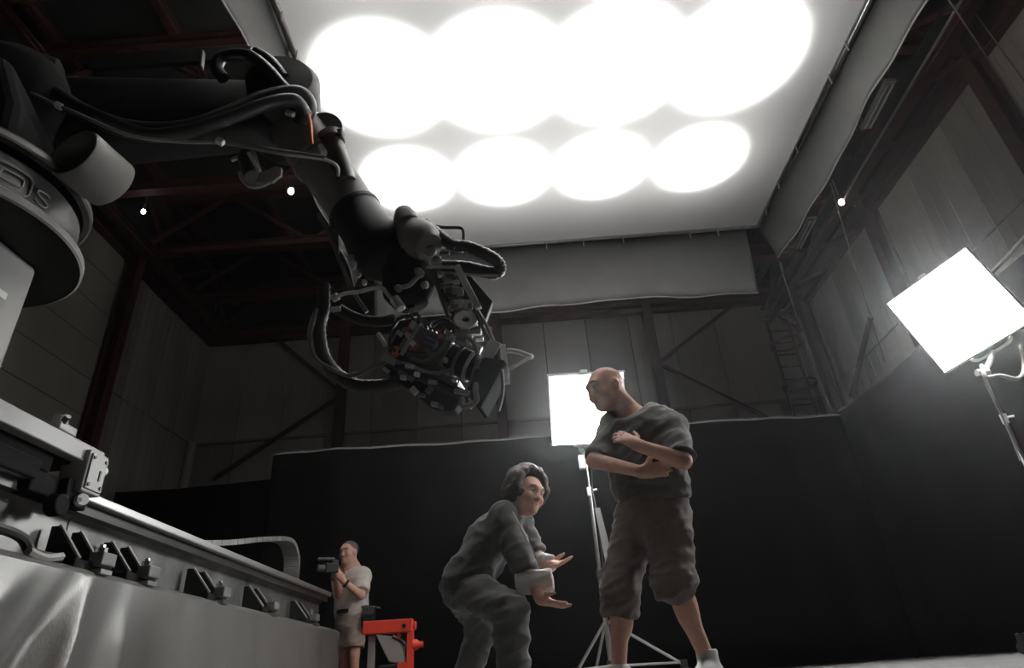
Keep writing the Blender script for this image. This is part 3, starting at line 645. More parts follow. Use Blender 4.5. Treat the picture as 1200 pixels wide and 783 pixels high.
part('fitting', rob, M_bright, lambda b: b.cyl(at(462, 350, Y=2.84), at(470, 362, Y=2.84), .028, n=12), bevel=.004)
hose([(467, 338, 2.84), (480, 334, 2.83), (488, 326, 2.83), (494, 322, 2.83)], .013, M_lgrey, 'pipe')
for (u, v) in ((467, 338), (493, 321), (498, 334), (490, 318)):
    part('fitting', rob, M_lgrey, lambda b: b.sphere(at(u, v, Y=2.82), .022, 8), smooth=True)

# ================================================================== cinema camera on the robot head
K = 2.95/662
CO = at(520, 430, Y=2.95)
ca = (at(590, 461, Y=2.93)-at(470, 407, Y=2.95)).normalized()
CM = frame(CO, ca, (0, -.1, 1)) @ Matrix.Scale(K, 4)
rig = thing('cinema_camera', 'black cinema camera with matte box and cables on the robot head', 'camera', CO)
# local axes: x along the lens, z up, -y towards the viewpoint; units of about 4.5 mm
body = part('body', rig, M_mgrey, lambda b: b.box((-27, 0, 12), (56, 36, 36), CM), bevel=.008)
part('top_vent', body, M_black, lambda b: [b.box((-44+6*i, 0, 31), (3.2, 28, 3), CM) for i in range(7)])
part('print', body, M_blue, lambda b: (b.box((-22, -18.3, 20), (17, .5, 2.4), CM), b.box((-22, -18.3, 14), (16, .5, 2.2), CM)))
part('rear_frame', rig, M_bright, lambda b: (b.box((-46, -19, 10), (4.5, 3, 44), CM), b.box((-46, 19, 10), (4.5, 3, 44), CM), b.box((-46, 0, 32), (4, 38, 3), CM)), bevel=.003)
part('handle', rig, M_dgrey, lambda b: b.tube([CM @ V(p_) for p_ in ((-44, -6, 30), (-40, -8, 44), (-30, -8, 50), (-22, -8, 44), (-18, -6, 31))], .012, 8), smooth=True)
part('recorder', rig, M_black, lambda b: b.box((-58, 2, 4), (18, 30, 34), CM), bevel=.008)
for (i, j, s_) in ((-55, 18, 4), (-36, 0, 5), (-52, -14, 5), (-54, -8, 4), (-14, 27, 4), (-33, 4, 3)):
    part('plug', rig, M_orange, lambda b: b.cyl(CM @ V((i, -19, j)), CM @ V((i, -24, j)), s_*K*.75, n=8))
lens = part('lens', rig, M_black, lambda b: b.lathe([(.02, 0), (.07, 0), (.07, .05), (.08, .06), (.08, .12), (.074, .125), (.074, .17), (.085, .18), (.085, .24), (.02, .24)], CM @ V((1, 0, 14)), ca, 32), smooth=True)
for i in (12, 27, 38):
    part('lens_ring', lens, M_mgrey if i != 27 else M_bright, lambda b: b.lathe([(.078, 0), (.088, .003), (.088, .018), (.078, .021)], CM @ V((i, 0, 14)), ca, 32), smooth=True)
part('focus_motor', rig, M_lgrey, lambda b: b.cyl(CM @ V((2, -14, 33)), CM @ V((36, -14, 33)), .02, n=12), bevel=.003)
mb = part('matte_box', rig, M_matte, lambda b: b.prism([(0, 20), (20, 26), (24, 26), (24, -34), (20, -34), (0, -24)], CM @ Matrix.Translation((46, 0, 4)), 48), bevel=.006)
part('matte_flag', mb, M_white, lambda b: b.box((48, -20, 36), (15, 1.5, 24), CM), bevel=.003)
part('matte_handle', mb, M_mgrey, lambda b: b.tube([CM @ V(p_) for p_ in ((55, -32, -10), (60, -38, -18), (66, -38, -28), (56, -34, -38), (48, -32, -30))], .014, 8), smooth=True)
br = part('front_bracket', rig, M_bright, lambda b: b.bar(at(589, 404, Y=2.88), at(594, 450, Y=2.88), .03, .022, (0, -1, 0)), bevel=.004)
part('bracket_arm', br, M_bright, lambda b: (b.tube([at(594, 411, Y=2.88), at(606, 412, Y=2.88), at(623, 418, Y=2.88)], .014, 8), b.tube([at(623, 418, Y=2.88), at(596, 433, Y=2.88)], .010, 8), b.sphere(at(622, 418, Y=2.88), .016, 8)), smooth=True)
# base plate, rods and the clutter beneath
part('base_plate', rig, M_dgrey, lambda b: b.box((-12, 0, -14), (86, 34, 8), CM), bevel=.006)
for y in (-12, 12):
    part('support_rod', rig, M_dgrey, lambda b: b.cyl(CM @ V((-60, y, -26)), CM @ V((50, y, -26)), .018, n=12), smooth=True)
part('lower_cradle', rig, M_black, lambda b: b.prism([(-62, -18), (44, -16), (40, -44), (20, -52), (-50, -38), (-64, -30)], CM, 26), bevel=.01)
rnd = random.Random(5)
for (i, j, w_, h_, mt_) in ((-60, -2, 7, 5, M_bright), (-48, -6, 9, 5, M_bright), (-37, -8, 5, 6, M_white), (-62, -24, 8, 4, M_lgrey), (-50, -30, 18, 7, M_lgrey), (-36, -26, 7, 5, M_bright), (-20, -22, 6, 5, M_white), (-24, -34, 20, 5, M_mgrey), (-4, -12, 18, 10, M_dgrey), (6, -44, 9, 7, M_bright), (8, -52, 8, 5, M_lgrey), (-10, -44, 8, 4, M_mgrey), (34, -34, 18, 5, M_lgrey), (56, -12, 10, 4, M_mgrey), (24, -20, 6, 3, M_bright), (-14, -2, 14, 5, M_mgrey), (14, -4, 8, 6, M_mgrey)):
    part('fitting', rig, mt_, lambda b: b.box((i, -20-rnd.random()*6, j), (w_, 6, h_), CM @ Matrix.Rotation(rnd.uniform(-.4, .4), 4, 'Y')), bevel=.003)
for (i, j, w_, h_, mt_) in ((-40, 30, 16, 5, M_mgrey), (-20, 36, 12, 6, M_dgrey), (-6, 30, 6, 6, M_bright), (4, 26, 10, 4, M_lgrey), (18, 30, 12, 5, M_mgrey), (30, 28, 5, 8, M_bright), (-52, 22, 5, 9, M_bright), (-58, 8, 6, 6, M_lgrey), (-10, 8, 3, 20, M_lgrey), (8, 2, 5, 5, M_bright), (44, 14, 4, 10, M_mgrey), (-30, -14, 12, 4, M_bright), (0, -28, 10, 4, M_lgrey), (16, -34, 6, 8, M_mgrey), (-44, -44, 8, 4, M_bright), (30, -46, 8, 4, M_mgrey)):
    part('fitting', rig, mt_, lambda b: b.box((i, -22-rnd.random()*6, j), (w_, 6, h_), CM @ Matrix.Rotation(rnd.uniform(-.3, .3), 4, 'Y')), bevel=.003)
for pts_ in (((-62, -18, 24), (-68, -22, 10), (-64, -24, -6), (-52, -22, -12)), ((-50, -20, 28), (-58, -26, 34), (-70, -22, 26), (-74, -18, 12)), ((-10, -20, 30), (-2, -26, 18), (-6, -26, 4), (-14, -24, -8), (-32, -22, -12)), ((-40, -20, -4), (-26, -26, -2), (-14, -26, 4), (-4, -22, 12)), ((-64, -20, 30), (-52, -24, 40), (-46, -20, 30)), ((-30, -20, 34), (-20, -24, 46), (-6, -24, 44), (2, -20, 30)), ((-8, -22, 24), (6, -28, 34), (22, -26, 36), (34, -22, 28), (40, -22, 14)), ((20, -24, -2), (10, -28, -14), (-8, -28, -20), (-30, -26, -20), (-48, -24, -24))):
    part('cable', rig, M_rubber if len(pts_) < 5 else M_mgrey, lambda b: b.tube([CM @ V(p_) for p_ in pts_], .010, 8), smooth=True)
part('antenna', rig, M_bright, lambda b: b.cyl(at(443, 391, Y=2.85), at(452, 405, Y=2.85), .012, n=8), smooth=True)
part('antenna', rig, M_lgrey, lambda b: b.cyl(at(484, 362, Y=2.88), at(476, 374, Y=2.88), .009, n=8), smooth=True)
# mounting bracket with open electronics
mp_ = part('mount_plate', rig, M_black, lambda b: b.prism([(0, 0), (.19, .02), (.37, -.26), (.31, -.42), (.17, -.38)], frame(at(500, 316, Y=2.98), (1, 0, 0), (0, 0, 1)), .05), bevel=.006)
part('edge_bar', mp_, M_bright, lambda b: b.bar(at(535, 312, Y=2.86), at(561, 362, Y=2.86), .035, .03, (0, -1, 0)), bevel=.004)
part('edge_bar', mp_, M_bright, lambda b: b.bar(at(500, 313, Y=2.88), at(537, 313, Y=2.88), .014, .014, (0, -1, 0)), bevel=.003)
part('edge_bar', mp_, M_dgrey, lambda b: b.bar(at(506, 318, Y=2.86), at(528, 380, Y=2.86), .02, .03, (0, -1, 0)), bevel=.003)
part('disc', mp_, M_bright, lambda b: b.lathe([(.022, 0), (.06, 0), (.065, .008), (.06, .016), (.022, .016), (.022, 0)], at(546, 376, Y=2.86), V((.1, -1, .2)), 24), smooth=True)
for k in range(60):
    t_, s_ = rnd.random(), rnd.random()
    q = at(514+26*t_+22*s_*.9, 320+66*t_*.9+10*s_, Y=2.87+.03*rnd.random())
    part('electronic_piece', mp_, rnd.choice([M_pcb, M_lgrey, M_dgrey, M_bright, M_mgrey, M_bright]), lambda b: b.box(q, (.02+.05*rnd.random(), .03, .012+.035*rnd.random()), None), bevel=.002)
for (u, v, w_, h_) in ((556, 391, .07, .025), (548, 397, .05, .02), (562, 397, .04, .018)):
    part('fitting', mp_, M_bright, lambda b: b.box(at(u, v, Y=2.86), (w_, .04, h_)), bevel=.003)
part('cable', rig, M_mgrey, lambda b: b.tube([at(u, v, Y=2.84) for u, v in ((560, 364), (572, 385), (582, 410), (588, 436), (589, 460), (584, 482))], .009, 8), smooth=True)
part('cable', rig, M_dgrey, lambda b: b.tube([at(u, v, Y=2.84) for u, v in ((556, 362), (566, 385), (576, 405), (584, 425))], .009, 8), smooth=True)
# ================================================================== people: smooth blended volumes meshed into one skin
class Vol:
    def __init__(s, res): s.res = res; s.p = []
    def cone(s, a, b, ra, rb=None, k=.03, flat=None):
        s.p.append(('c', np.array(a, float), np.array(b, float), ra, ra if rb is None else rb, k, flat)); return s
    def ell(s, c, r, R=None, k=.03, op='+'):
        s.p.append(('e', np.array(c, float), np.array(r, float), np.eye(3) if R is None else np.array(R, float), k, op)); return s
    def mesh(s, name, mt, parent=None, wr=0, wscale=9, seed=0, loc=None):
        lo = np.full(3, 1e9); hi = -lo
        bb = []
        for q in s.p:
            if q[0] == 'c':
                r = max(q[3], q[4]); l = np.minimum(q[1], q[2])-r; h = np.maximum(q[1], q[2])+r; k = q[5]
            else:
                r = q[2].max(); l = q[1]-r; h = q[1]+r; k = q[4]
            pad = k+3*s.res+wr; bb.append((l-pad, h+pad))
            lo = np.minimum(lo, l-pad); hi = np.maximum(hi, h+pad)
        n = np.ceil((hi-lo)/s.res).astype(int)+2
        g = np.full(n, .2, np.float32)
        for q, (l, h) in zip(s.p, bb):
            i0 = np.maximum(np.floor((l-lo)/s.res).astype(int), 0); i1 = np.minimum(np.ceil((h-lo)/s.res).astype(int)+1, n)
            X, Y, Z = np.meshgrid(*[(lo[d]+np.arange(i0[d], i1[d])*s.res).astype(np.float32) for d in range(3)], indexing='ij')
            if q[0] == 'c':
                a, b, ra, rb, k, flat = q[1:]
                ab = b-a; L2 = max(float(ab@ab), 1e-9)
                px, py, pz = X-a[0], Y-a[1], Z-a[2]
                t = np.clip((px*ab[0]+py*ab[1]+pz*ab[2])/L2, 0, 1)
                d = np.sqrt((px-t*ab[0])**2+(py-t*ab[1])**2+(pz-t*ab[2])**2) - (ra+(rb-ra)*t)
                if flat is not None:
                    L = math.sqrt(L2)
                    if 'b' in flat: d = np.maximum(d, (px*ab[0]+py*ab[1]+pz*ab[2])/L - L)
                    if 'a' in flat: d = np.maximum(d, -(px*ab[0]+py*ab[1]+pz*ab[2])/L)
                op = '+'
            else:
                c, r, R, k, op = q[1:]
                px, py, pz = X-c[0], Y-c[1], Z-c[2]
                u = [(px*R[0][i]+py*R[1][i]+pz*R[2][i])/r[i] for i in range(3)]
                k0 = np.sqrt(u[0]**2+u[1]**2+u[2]**2); k1 = np.sqrt(sum((u[i]/r[i])**2 for i in range(3)))+1e-6
                d = k0*(k0-1)/k1
            sl = tuple(slice(i0[i], i1[i]) for i in range(3)); cur = g[sl]
            if op == '-':
                d = -d; hh = np.maximum(k-np.abs(cur-d), 0)/k if k else 0
                g[sl] = np.maximum(cur, d)+hh*hh*k*.25
            else:
                hh = np.maximum(k-np.abs(cur-d), 0)/k if k else 0
                g[sl] = np.minimum(cur, d)-hh*hh*k*.25
        # surface nets
        ins = g < 0
        cs = [(a, b, c) for a in (0, 1) for b in (0, 1) for c in (0, 1)]
        sub = lambda A, o: A[o[0]:n[0]-1+o[0], o[1]:n[1]-1+o[1], o[2]:n[2]-1+o[2]]
        cnt = sum(sub(ins, o).astype(np.int8) for o in cs)
        act = (cnt > 0) & (cnt < 8)
        ci = np.argwhere(act); idx = np.full(act.shape, -1, np.int64); idx[act] = np.arange(len(ci))
        pos = np.zeros((len(ci), 3)); w_ = np.zeros(len(ci))
        for o in cs:
            for ax in range(3):
                if o[ax]: continue
                o2 = list(o); o2[ax] = 1
                va = g[ci[:, 0]+o[0], ci[:, 1]+o[1], ci[:, 2]+o[2]]; vb = g[ci[:, 0]+o2[0], ci[:, 1]+o2[1], ci[:, 2]+o2[2]]
                cr_ = (va < 0) != (vb < 0); t = np.where(cr_, va/np.where(cr_, va-vb, 1), 0)
                pp = np.tile(np.array(o, float), (len(ci), 1)); pp[:, ax] += t
                pos[cr_] += pp[cr_]; w_[cr_] += 1
        vert = lo + (ci + pos/w_[:, None])*s.res
        faces = []
        for ax in range(3):
            a1, a2 = (ax+1) % 3, (ax+2) % 3
            s0 = [slice(None)]*3; s1 = [slice(None)]*3; s0[ax] = slice(0, -1); s1[ax] = slice(1, None)
            e0, e1 = ins[tuple(s0)], ins[tuple(s1)]
            ed = np.argwhere(e0 != e1); ed = ed[(ed[:, a1] > 0) & (ed[:, a2] > 0) & (ed[:, a1] < n[a1]-1) & (ed[:, a2] < n[a2]-1)]
            fl = e0[ed[:, 0], ed[:, 1], ed[:, 2]]
            q4 = []
            for d1, d2 in ((0, 0), (1, 0), (1, 1), (0, 1)):
                c = ed.copy(); c[:, a1] -= d1; c[:, a2] -= d2; q4.append(idx[c[:, 0], c[:, 1], c[:, 2]])
            q4 = np.stack(q4, 1); q4[~fl] = q4[~fl][:, ::-1]
            faces.append(q4)
        F = np.concatenate(faces)[:, ::-1]
        if wr:      # cloth creases
            nv = [.3*mnoise.noise(V((p[0]*wscale+seed, p[1]*wscale, p[2]*wscale*.8))) + 1.1*(.5-abs(mnoise.noise(V(((p[0]+.4*p[2])*wscale*.8, p[1]*wscale*.8+seed, (p[2]-.35*p[0])*wscale*2.2))))**.7) + .25*mnoise.noise(V((p[0]*wscale*3, p[1]*wscale*3+seed, p[2]*wscale*3.6))) for p in vert]
            fn = np.cross(vert[F[:, 1]]-vert[F[:, 0]], vert[F[:, 2]]-vert[F[:, 0]])
            vn = np.zeros_like(vert)
            for i in range(4): np.add.at(vn, F[:, i], fn)
            vn /= np.linalg.norm(vn, axis=1)[:, None]+1e-9
            ctr = vert[F].mean(1); vol = np.einsum('ij,ij->', fn, ctr-vert.mean(0))
            vert = vert + np.sign(vol)*vn*((np.array(nv)-.2)*wr)[:, None]
        org = worldloc(parent) if parent is not None else V(loc or (0, 0, 0))
        me = bpy.data.meshes.new(name)
        me.from_pydata((vert-np.array(org)).tolist(), [], F.tolist()); me.materials.append(mt)
        me.polygons.foreach_set('use_smooth', [True]*len(F))
        o = bpy.data.objects.new(name, me); C.objects.link(o); o.parent = parent
        if parent is None: o.location = org
        md = o.modifiers.new('smooth', 'SMOOTH'); md.iterations = 2; md.factor = .4
        return o

def head_frame(f, u):
    f = V(f).normalized(); u = V(u); u = (u-f*u.dot(f)).normalized(); r = f.cross(u)   # r: the person's right
    return f, u, r
def add_head(b, c, f, u, sc=1.0):
    f, u, r = head_frame(f, u); c = V(c)
    R = [[f[i], r[i], u[i]] for i in range(3)]
    P = lambda x, y, z: c + (f*x + r*y + u*z)*sc
    E_ = lambda p, rr, k=.02, op='+': b.ell(P(*p), [q*sc for q in rr], R, k*sc, op)
    E_((-.012, 0, .035), (.098, .077, .082))
    E_((.03, 0, -.02), (.066, .062, .088), .04)
    E_((.045, 0, -.075), (.042, .045, .036), .04)          # jaw
    E_((.082, 0, -.094), (.02, .022, .018), .025)          # chin
    E_((.083, 0, .033), (.02, .052, .016), .025)           # brow
    for s_ in (-1, 1):
        E_((.098, .031*s_, .008), (.017, .02, .013), .012, '-')
        E_((.07, .042*s_, -.025), (.026, .022, .02), .025)  # cheek
        E_((.083, .03*s_, .008), (.014, .015, .0125), .004)
        E_((-.005, .078*s_, -.005), (.022, .011, .033), .01)
        E_((-.003, .09*s_, -.003), (.01, .007, .018), .006, '-')
    b.cone(P(.09, 0, .02), P(.112, 0, -.028), .009*sc, .015*sc, .014*sc)
    for s_ in (-1, 1): E_((.1, .011*s_, -.033), (.011, .009, .008), .01)
    E_((.091, 0, -.057), (.012, .024, .006), .008); E_((.09, 0, -.068), (.011, .02, .0065), .008)
    E_((.099, 0, -.0625), (.008, .02, .0018), .003, '-')
    return P, R
def add_hand(b, wrist, d, palm_n, right=True, curl=.35, spread=.08, sc=1.0, k=.007, thumb=.6):
    """palm, four unequal fingers of three bones and a thumb from the side of the palm; palm_n points out of the palm"""
    d = V(d).normalized(); nrm = V(palm_n); nrm = (nrm-d*nrm.dot(d)).normalized(); sd = d.cross(nrm)*(1 if right else -1)   # towards the thumb
    w0 = V(wrist)
    Rm = [[d[i], sd[i], nrm[i]] for i in range(3)]
    b.ell(w0+d*.05*sc, (.055*sc, .041*sc, .0165*sc), Rm, .02)
    b.cone(w0-d*.01, w0+d*.03*sc, .026*sc, .026*sc, .02)
    for i, (off, ln) in enumerate(((.030, .078), (.0105, .088), (-.010, .081), (-.029, .063))):
        p0 = w0 + d*(.092-.006*abs(i-1.2))*sc + sd*off*sc
        dirv = (d + sd*(spread*(1.4-i))).normalized()
        ang = curl*(.55+.18*i)
        p = p0; cur = dirv; b.cone(w0+d*.045*sc+sd*off*.8*sc, p0, .0115*sc, .0098*sc, k)
        for j, fr in enumerate((.46, .3, .24)):
            cur = (cur*math.cos(ang*(.7+.3*j)) + nrm*math.sin(ang*(.7+.3*j))).normalized()
            q = p+cur*ln*fr*sc; b.cone(p, q, (.0094-.0008*j)*sc, (.0088-.0009*j)*sc, k); p = q
    t0 = w0+d*.022*sc+sd*.028*sc; td = (d*.62+sd*.7+nrm*.35*thumb).normalized()
    t1_ = t0+td*.042*sc; b.cone(w0+d*.02*sc+sd*.012*sc, t1_, .017*sc, .0125*sc, .012)
    td2 = (td+d*.5).normalized(); t2_ = t1_+td2*.03*sc; b.cone(t1_, t2_, .0115*sc, .0105*sc, .008)
    b.cone(t2_, t2_+(td2+d*.25).normalized()*.024*sc, .0105*sc, .0085*sc, .006)
def A3(v): return np.array(v, float)

M_skin = mat('skin', (.62, .35, .26), .5, var=.08, scale=30, spec=.35)
M_skin2 = mat('skin_pale', (.64, .37, .28), .5, var=.08, scale=30, spec=.35)
M_tee = mat('dark_tee', (.075, .07, .066), .9, var=.15, scale=14, sheen=.15)
M_shirt = mat('dark_shirt', (.058, .056, .054), .85, var=.15, scale=14, sheen=.2)
M_trouser = mat('grey_trousers', (.10, .098, .094), .8, var=.15, scale=14, sheen=.1)
M_shorts = mat('dark_shorts', (.135, .108, .097), .85, var=.12, scale=14, sheen=.1)
M_cuff = mat('pale_cuff_lining', (.55, .52, .5), .8, var=.08, scale=20)
M_wtee = mat('pale_tee', (.74, .67, .61), .85, var=.06, scale=14)
M_khaki = mat('khaki_shorts', (.30, .235, .195), .85, var=.1, scale=14)
M_hair = mat('dark_curly_hair', (.055, .04, .033), .65, var=.3, scale=60, bump=.4, bscale=120)
M_hair2 = mat('short_brown_hair', (.07, .05, .04), .7, var=.3, scale=80, bump=.3, bscale=200)
M_eye = mat('eye_white', (.7, .68, .65), .25); M_iris = mat('iris', (.03, .02, .015), .2)
M_shoe = mat('pale_shoe', (.62, .6, .58), .7, var=.06)
M_boot = mat('dark_boot', (.03, .028, .027), .6)
def eyes(P, f, root, sc=1.0, brow=M_hair2):
    for s_ in (-1, 1):
        e = part('eye', root, M_eye, lambda b: b.sphere(P(.0855, .03*s_, .009), .0125*sc, 8), smooth=True)
        part('iris', e, M_iris, lambda b: b.sphere(P(.0935, .03*s_, .009), .006*sc, 6), smooth=True)
        part('eyebrow', root, brow, lambda b: b.tube([P(.1, .013*s_, .031), P(.098, .032*s_, .036), P(.086, .05*s_, .029)], .0045*sc, 6), smooth=True)
def shoe(root, ankle, d, mt_, L=.27):
    d = V(d); d.z = 0; d.normalize(); a = V(ankle); g = V((a.x, a.y, 0))
    v = Vol(.008)
    v.cone(g-d*.05+V((0, 0, .05)), g+d*.06+V((0, 0, .048)), .05, .047, .03); v.cone(g+d*.06+V((0, 0, .045)), g+d*(L-.11)+V((0, 0, .036)), .045, .034, .03)
    v.cone(a+V((0, 0, -.03)), a+V((0, 0, .05)), .05, .052, .03, 'b')
    s_ = v.mesh('shoe', mt_, root)
    part('sole', s_, M_rubber if mt_ is not M_shoe else M_mgrey, lambda b: b.prism([(-.105, -.045), (-.05, -.05), (.06, -.045), (L-.09, -.03), (L-.075, 0), (L-.09, .032), (.06, .048), (-.05, .048), (-.105, .04)], frame(g+V((0, 0, .012)), d, d.cross(V((0, 0, 1)))), .022), bevel=.004)

# ------------------------------------------------------------------ tall man, arms folded
YT = 3.45
J = dict(head=at(711, 456, Y=3.42), neck=at(744, 487, Y=3.45), chest=at(757, 515, Y=3.44), waist=at(764, 562, Y=3.45), pel=at(766, 590, Y=3.46),
         Ls=at(787, 503, Y=3.30), Rs=at(724, 500, Y=3.60), Le=at(800, 540, Y=3.14), Re=at(697, 540, Y=3.46), Lw=at(748, 522, Y=3.10), Rw=at(752, 553, Y=3.18),
         Lh=at(782, 600, Y=3.40), Rh=at(747, 600, Y=3.54), Lk=at(789, 682, Y=3.32), Rk=at(727, 690, Y=3.50), La=at(830, 775, Y=3.40), Ra=at(725, 792, Y=3.56))
tall = thing('person', 'person in dark tee and knee-length shorts standing with arms folded', 'person', (J['pel'].x, J['pel'].y, 0))
b = Vol(.007); g_ = lambda k: A3(J[k])
hf, hu = V((-.86, -.42, -.22)), V((.16, -.1, 1))
hu = V((-.30, -.08, .95))
P, R_ = add_head(b, J['head'], hf, hu, 1.14)
b.cone(P(-.035, 0, -.04), J['neck']+V((0, 0, -.02)), .062, .07, .04)
b.cone(J['neck']+V((.0, 0, -.03)), J['Ls']+V((0, 0, .0)), .06, .06, .05); b.cone(J['neck']+V((0, 0, -.03)), J['Rs'], .06, .06, .05)
b.cone(J['chest'], J['waist'], .13, .12, .06); b.cone(J['waist'], J['pel'], .12, .125, .06)
for s_ in 'LR':
    b.cone(J[s_+'s'], J[s_+'e'], .055, .043, .03); b.cone(J[s_+'e'], J[s_+'w'], .045, .03, .02)
    b.cone(J[s_+'h'], J[s_+'k'], .085, .058, .04); b.cone(J[s_+'k'], J[s_+'a'], .054, .036, .02)
    kd = (J[s_+'a']-J[s_+'k']); b.ell(J[s_+'k']+kd*.3+V((.016, .01, 0)), (.05, .052, .1), None, .04)
add_hand(b, J['Lw'], at(722, 508, Y=3.16)-J['Lw'], V((-.25, 1, -.2)), False, .35, .06, 1.0)
add_hand(b, J['Rw'], at(790, 548, Y=3.16)-J['Rw'], V((.1, 1, .3)), True, .4, .05, 1.0)
b.mesh('body', M_skin, tall)
eyes(P, hf, tall, 1.14)
b = Vol(.009)
nk = J['neck']
b.cone(nk+V((.012, 0, -.06)), J['Ls']+V((.0, 0, -.01)), .07, .078, .06); b.cone(nk+V((0, 0, -.06)), J['Rs'], .07, .075, .06)
up_ = (J['neck']-J['pel']).normalized()
sh = (J['Ls']-J['Rs']).normalized()
for t_, wd, th in ((.1, .105, .145), (.3, .105, .145), (.52, .115, .15), (.74, .135, .155)):
    c = J['pel'].lerp(J['neck'], t_+.08); b.cone(c-sh*wd*.75, c+sh*wd*.75, th, th, .08)
b.cone(J['pel'].lerp(J['neck'], .2), J['pel']+V((0, 0, .02)), .17, .185, .06, 'b')
b.cone(J['Ls'], J['Ls'].lerp(J['Le'], .92), .078, .076, .05, 'b'); b.cone(J['Rs'], J['Rs'].lerp(J['Re'], .92), .078, .076, .05, 'b')
b.ell(at(739, 483, Y=3.40), (.10, .13, .075), None, .02, '-')
b.mesh('t_shirt', M_tee, tall, wr=.017, wscale=8, seed=3)
b = Vol(.009)
b.cone(J['pel']+V((0, 0, .03)), J['pel']+V((0, 0, -.06)), .165, .165, .05, 'a')
b.cone(J['Lh'], J['Lk'], .125, .108, .05); b.cone(J['Lk'], J['Lk'].lerp(J['La'], .1), .108, .112, .03, 'b')
b.cone(J['Lk'].lerp(J['La'], .03), J['Lk'].lerp(J['La'], .1), .116, .116, .01, 'ab')
b.cone(J['Rh'], J['Rk'], .12, .098, .05); b.cone(J['Rk'], J['Rk'].lerp(J['Ra'], .34), .098, .096, .03, 'b')
b.mesh('shorts', M_shorts, tall, wr=.018, wscale=8, seed=9)
part('drawstring', tall, M_lgrey, lambda b: b.tube([at(712, 552, Y=3.05), at(714, 562, Y=3.05), at(716, 574, Y=3.06), at(722, 586, Y=3.1), at(726, 588, Y=3.12)], .005, 6), smooth=True)
shoe(tall, J['La']+V((0, 0, .0)), V((-.5, -.75, 0)), M_shoe); shoe(tall, J['Ra'], V((-.9, -.3, 0)), M_shoe)

# ------------------------------------------------------------------ crouching man, hands held out
Yc = 4.0
J = dict(head=at(617, 581, Y=3.86), neck=at(600, 600, Y=3.98), chest=at(582, 620, Y=3.98), waist=at(556, 660, Y=4.0), pel=at(545, 686, Y=4.02),
         Rs=at(590, 606, Y=3.80), Ls=at(607, 606, Y=4.16), Re=at(617, 672, Y=3.74), Le=at(627, 650, Y=4.12), Rw=at(634, 702, Y=3.68), Lw=at(641, 664, Y=3.96),
         Rh=at(552, 692, Y=3.92), Lh=at(540, 692, Y=4.12), Rk=at(597, 716, Y=3.72), Lk=at(566, 735, Y=4.30), Ra=at(603, 800, Y=3.86), La=at(545, 806, Y=4.38))
J['Ra'].z = J['La'].z = .1
cro = thing('person', 'person in dark overshirt with rolled pale cuffs crouching with hands held out', 'person', (J['pel'].x, J['pel'].y, 0))
b = Vol(.007)
hf, hu = V((.62, -.76, -.12)), V((.30, .06, .95))
P, R_ = add_head(b, J['head'], hf, hu, 1.1)
b.cone(P(-.03, 0, -.05), J['neck'], .056, .062, .04)
b.cone(J['neck'], J['Ls'], .05, .05, .04); b.cone(J['neck'], J['Rs'], .05, .05, .04)
b.cone(J['chest'], J['waist'], .10, .10, .06); b.cone(J['waist'], J['pel'], .10, .10, .06)
for s_ in 'LR':
    b.cone(J[s_+'s'], J[s_+'e'], .054, .043, .03); b.cone(J[s_+'e'], J[s_+'w'], .043, .029, .02)
    b.cone(J[s_+'h'], J[s_+'k'], .085, .058, .04); b.cone(J[s_+'k'], J[s_+'a'], .055, .037, .02)
add_hand(b, J['Rw'], at(668, 714, Y=3.62)-J['Rw'], V((.1, .3, 1)), True, .22, .12, 1.0, thumb=1.0)
add_hand(b, J['Lw'], at(672, 657, Y=3.86)-J['Lw'], V((.1, -.55, .8)), False, .2, .12, 1.0, thumb=1.0)
b.mesh('body', M_skin, cro)
eyes(P, hf, cro, 1.1, M_hair)
b = Vol(.010); rh = random.Random(11)
for i in range(420):
    z = rh.uniform(-.75, 1); a = rh.uniform(0, 2*math.pi); rr = math.sqrt(max(0, 1-z*z)); x, y = rr*math.cos(a), rr*math.sin(a)
    if x > (.55 if abs(y) > .72 else .2)+.4*(z > .62) and z < .78: continue
    q = P(-.022+.118*x, .108*y, .045+.118*z)
    b.ell(q, (rh.uniform(.018, .034),)*3, None, .008)
b.ell(P(-.03, 0, .05), (.098, .092, .1), R_, .01)
b.mesh('hair', M_hair, cro, wr=.006, wscale=40)
b = Vol(.009)
b.cone(J['neck']+V((-.02, 0, -.035)), J['Rs'], .075, .085, .06); b.cone(J['neck']+V((-.02, 0, -.035)), J['Ls'], .075, .085, .06)
sh = (J['Ls']-J['Rs']).normalized()
for t_, wd, th in ((.06, .1, .125), (.25, .105, .12), (.5, .11, .122), (.75, .12, .128)):
    c = J['pel'].lerp(J['chest'].lerp(J['neck'], .5), t_); b.cone(c-sh*wd*.7, c+sh*wd*.7, th, th, .08)
b.cone(J['Rs'], J['Re'], .083, .078, .05, 'b'); b.cone(J['Ls'], J['Le'], .08, .075, .05, 'b')
b.cone(J['neck']+V((.0, 0, .015)), J['neck']+V((.02, -.01, .035)), .068, .07, .02, 'b')
b.ell(P(-.01, 0, -.1), (.07, .065, .05), None, .015, '-')
b.mesh('overshirt', M_shirt, cro, wr=.019, wscale=7, seed=5)
b = Vol(.008)
b.cone(at(605, 684, Y=3.74), at(648, 679, Y=3.72), .066, .060, .01, 'ab'); b.mesh('rolled_cuff', M_cuff, cro, wr=.008, wscale=16)
b = Vol(.008)
b.cone(at(630, 657, Y=4.08), at(647, 661, Y=3.98), .055, .05, .01, 'ab'); b.mesh('rolled_cuff', M_cuff, cro, wr=.006, wscale=16)
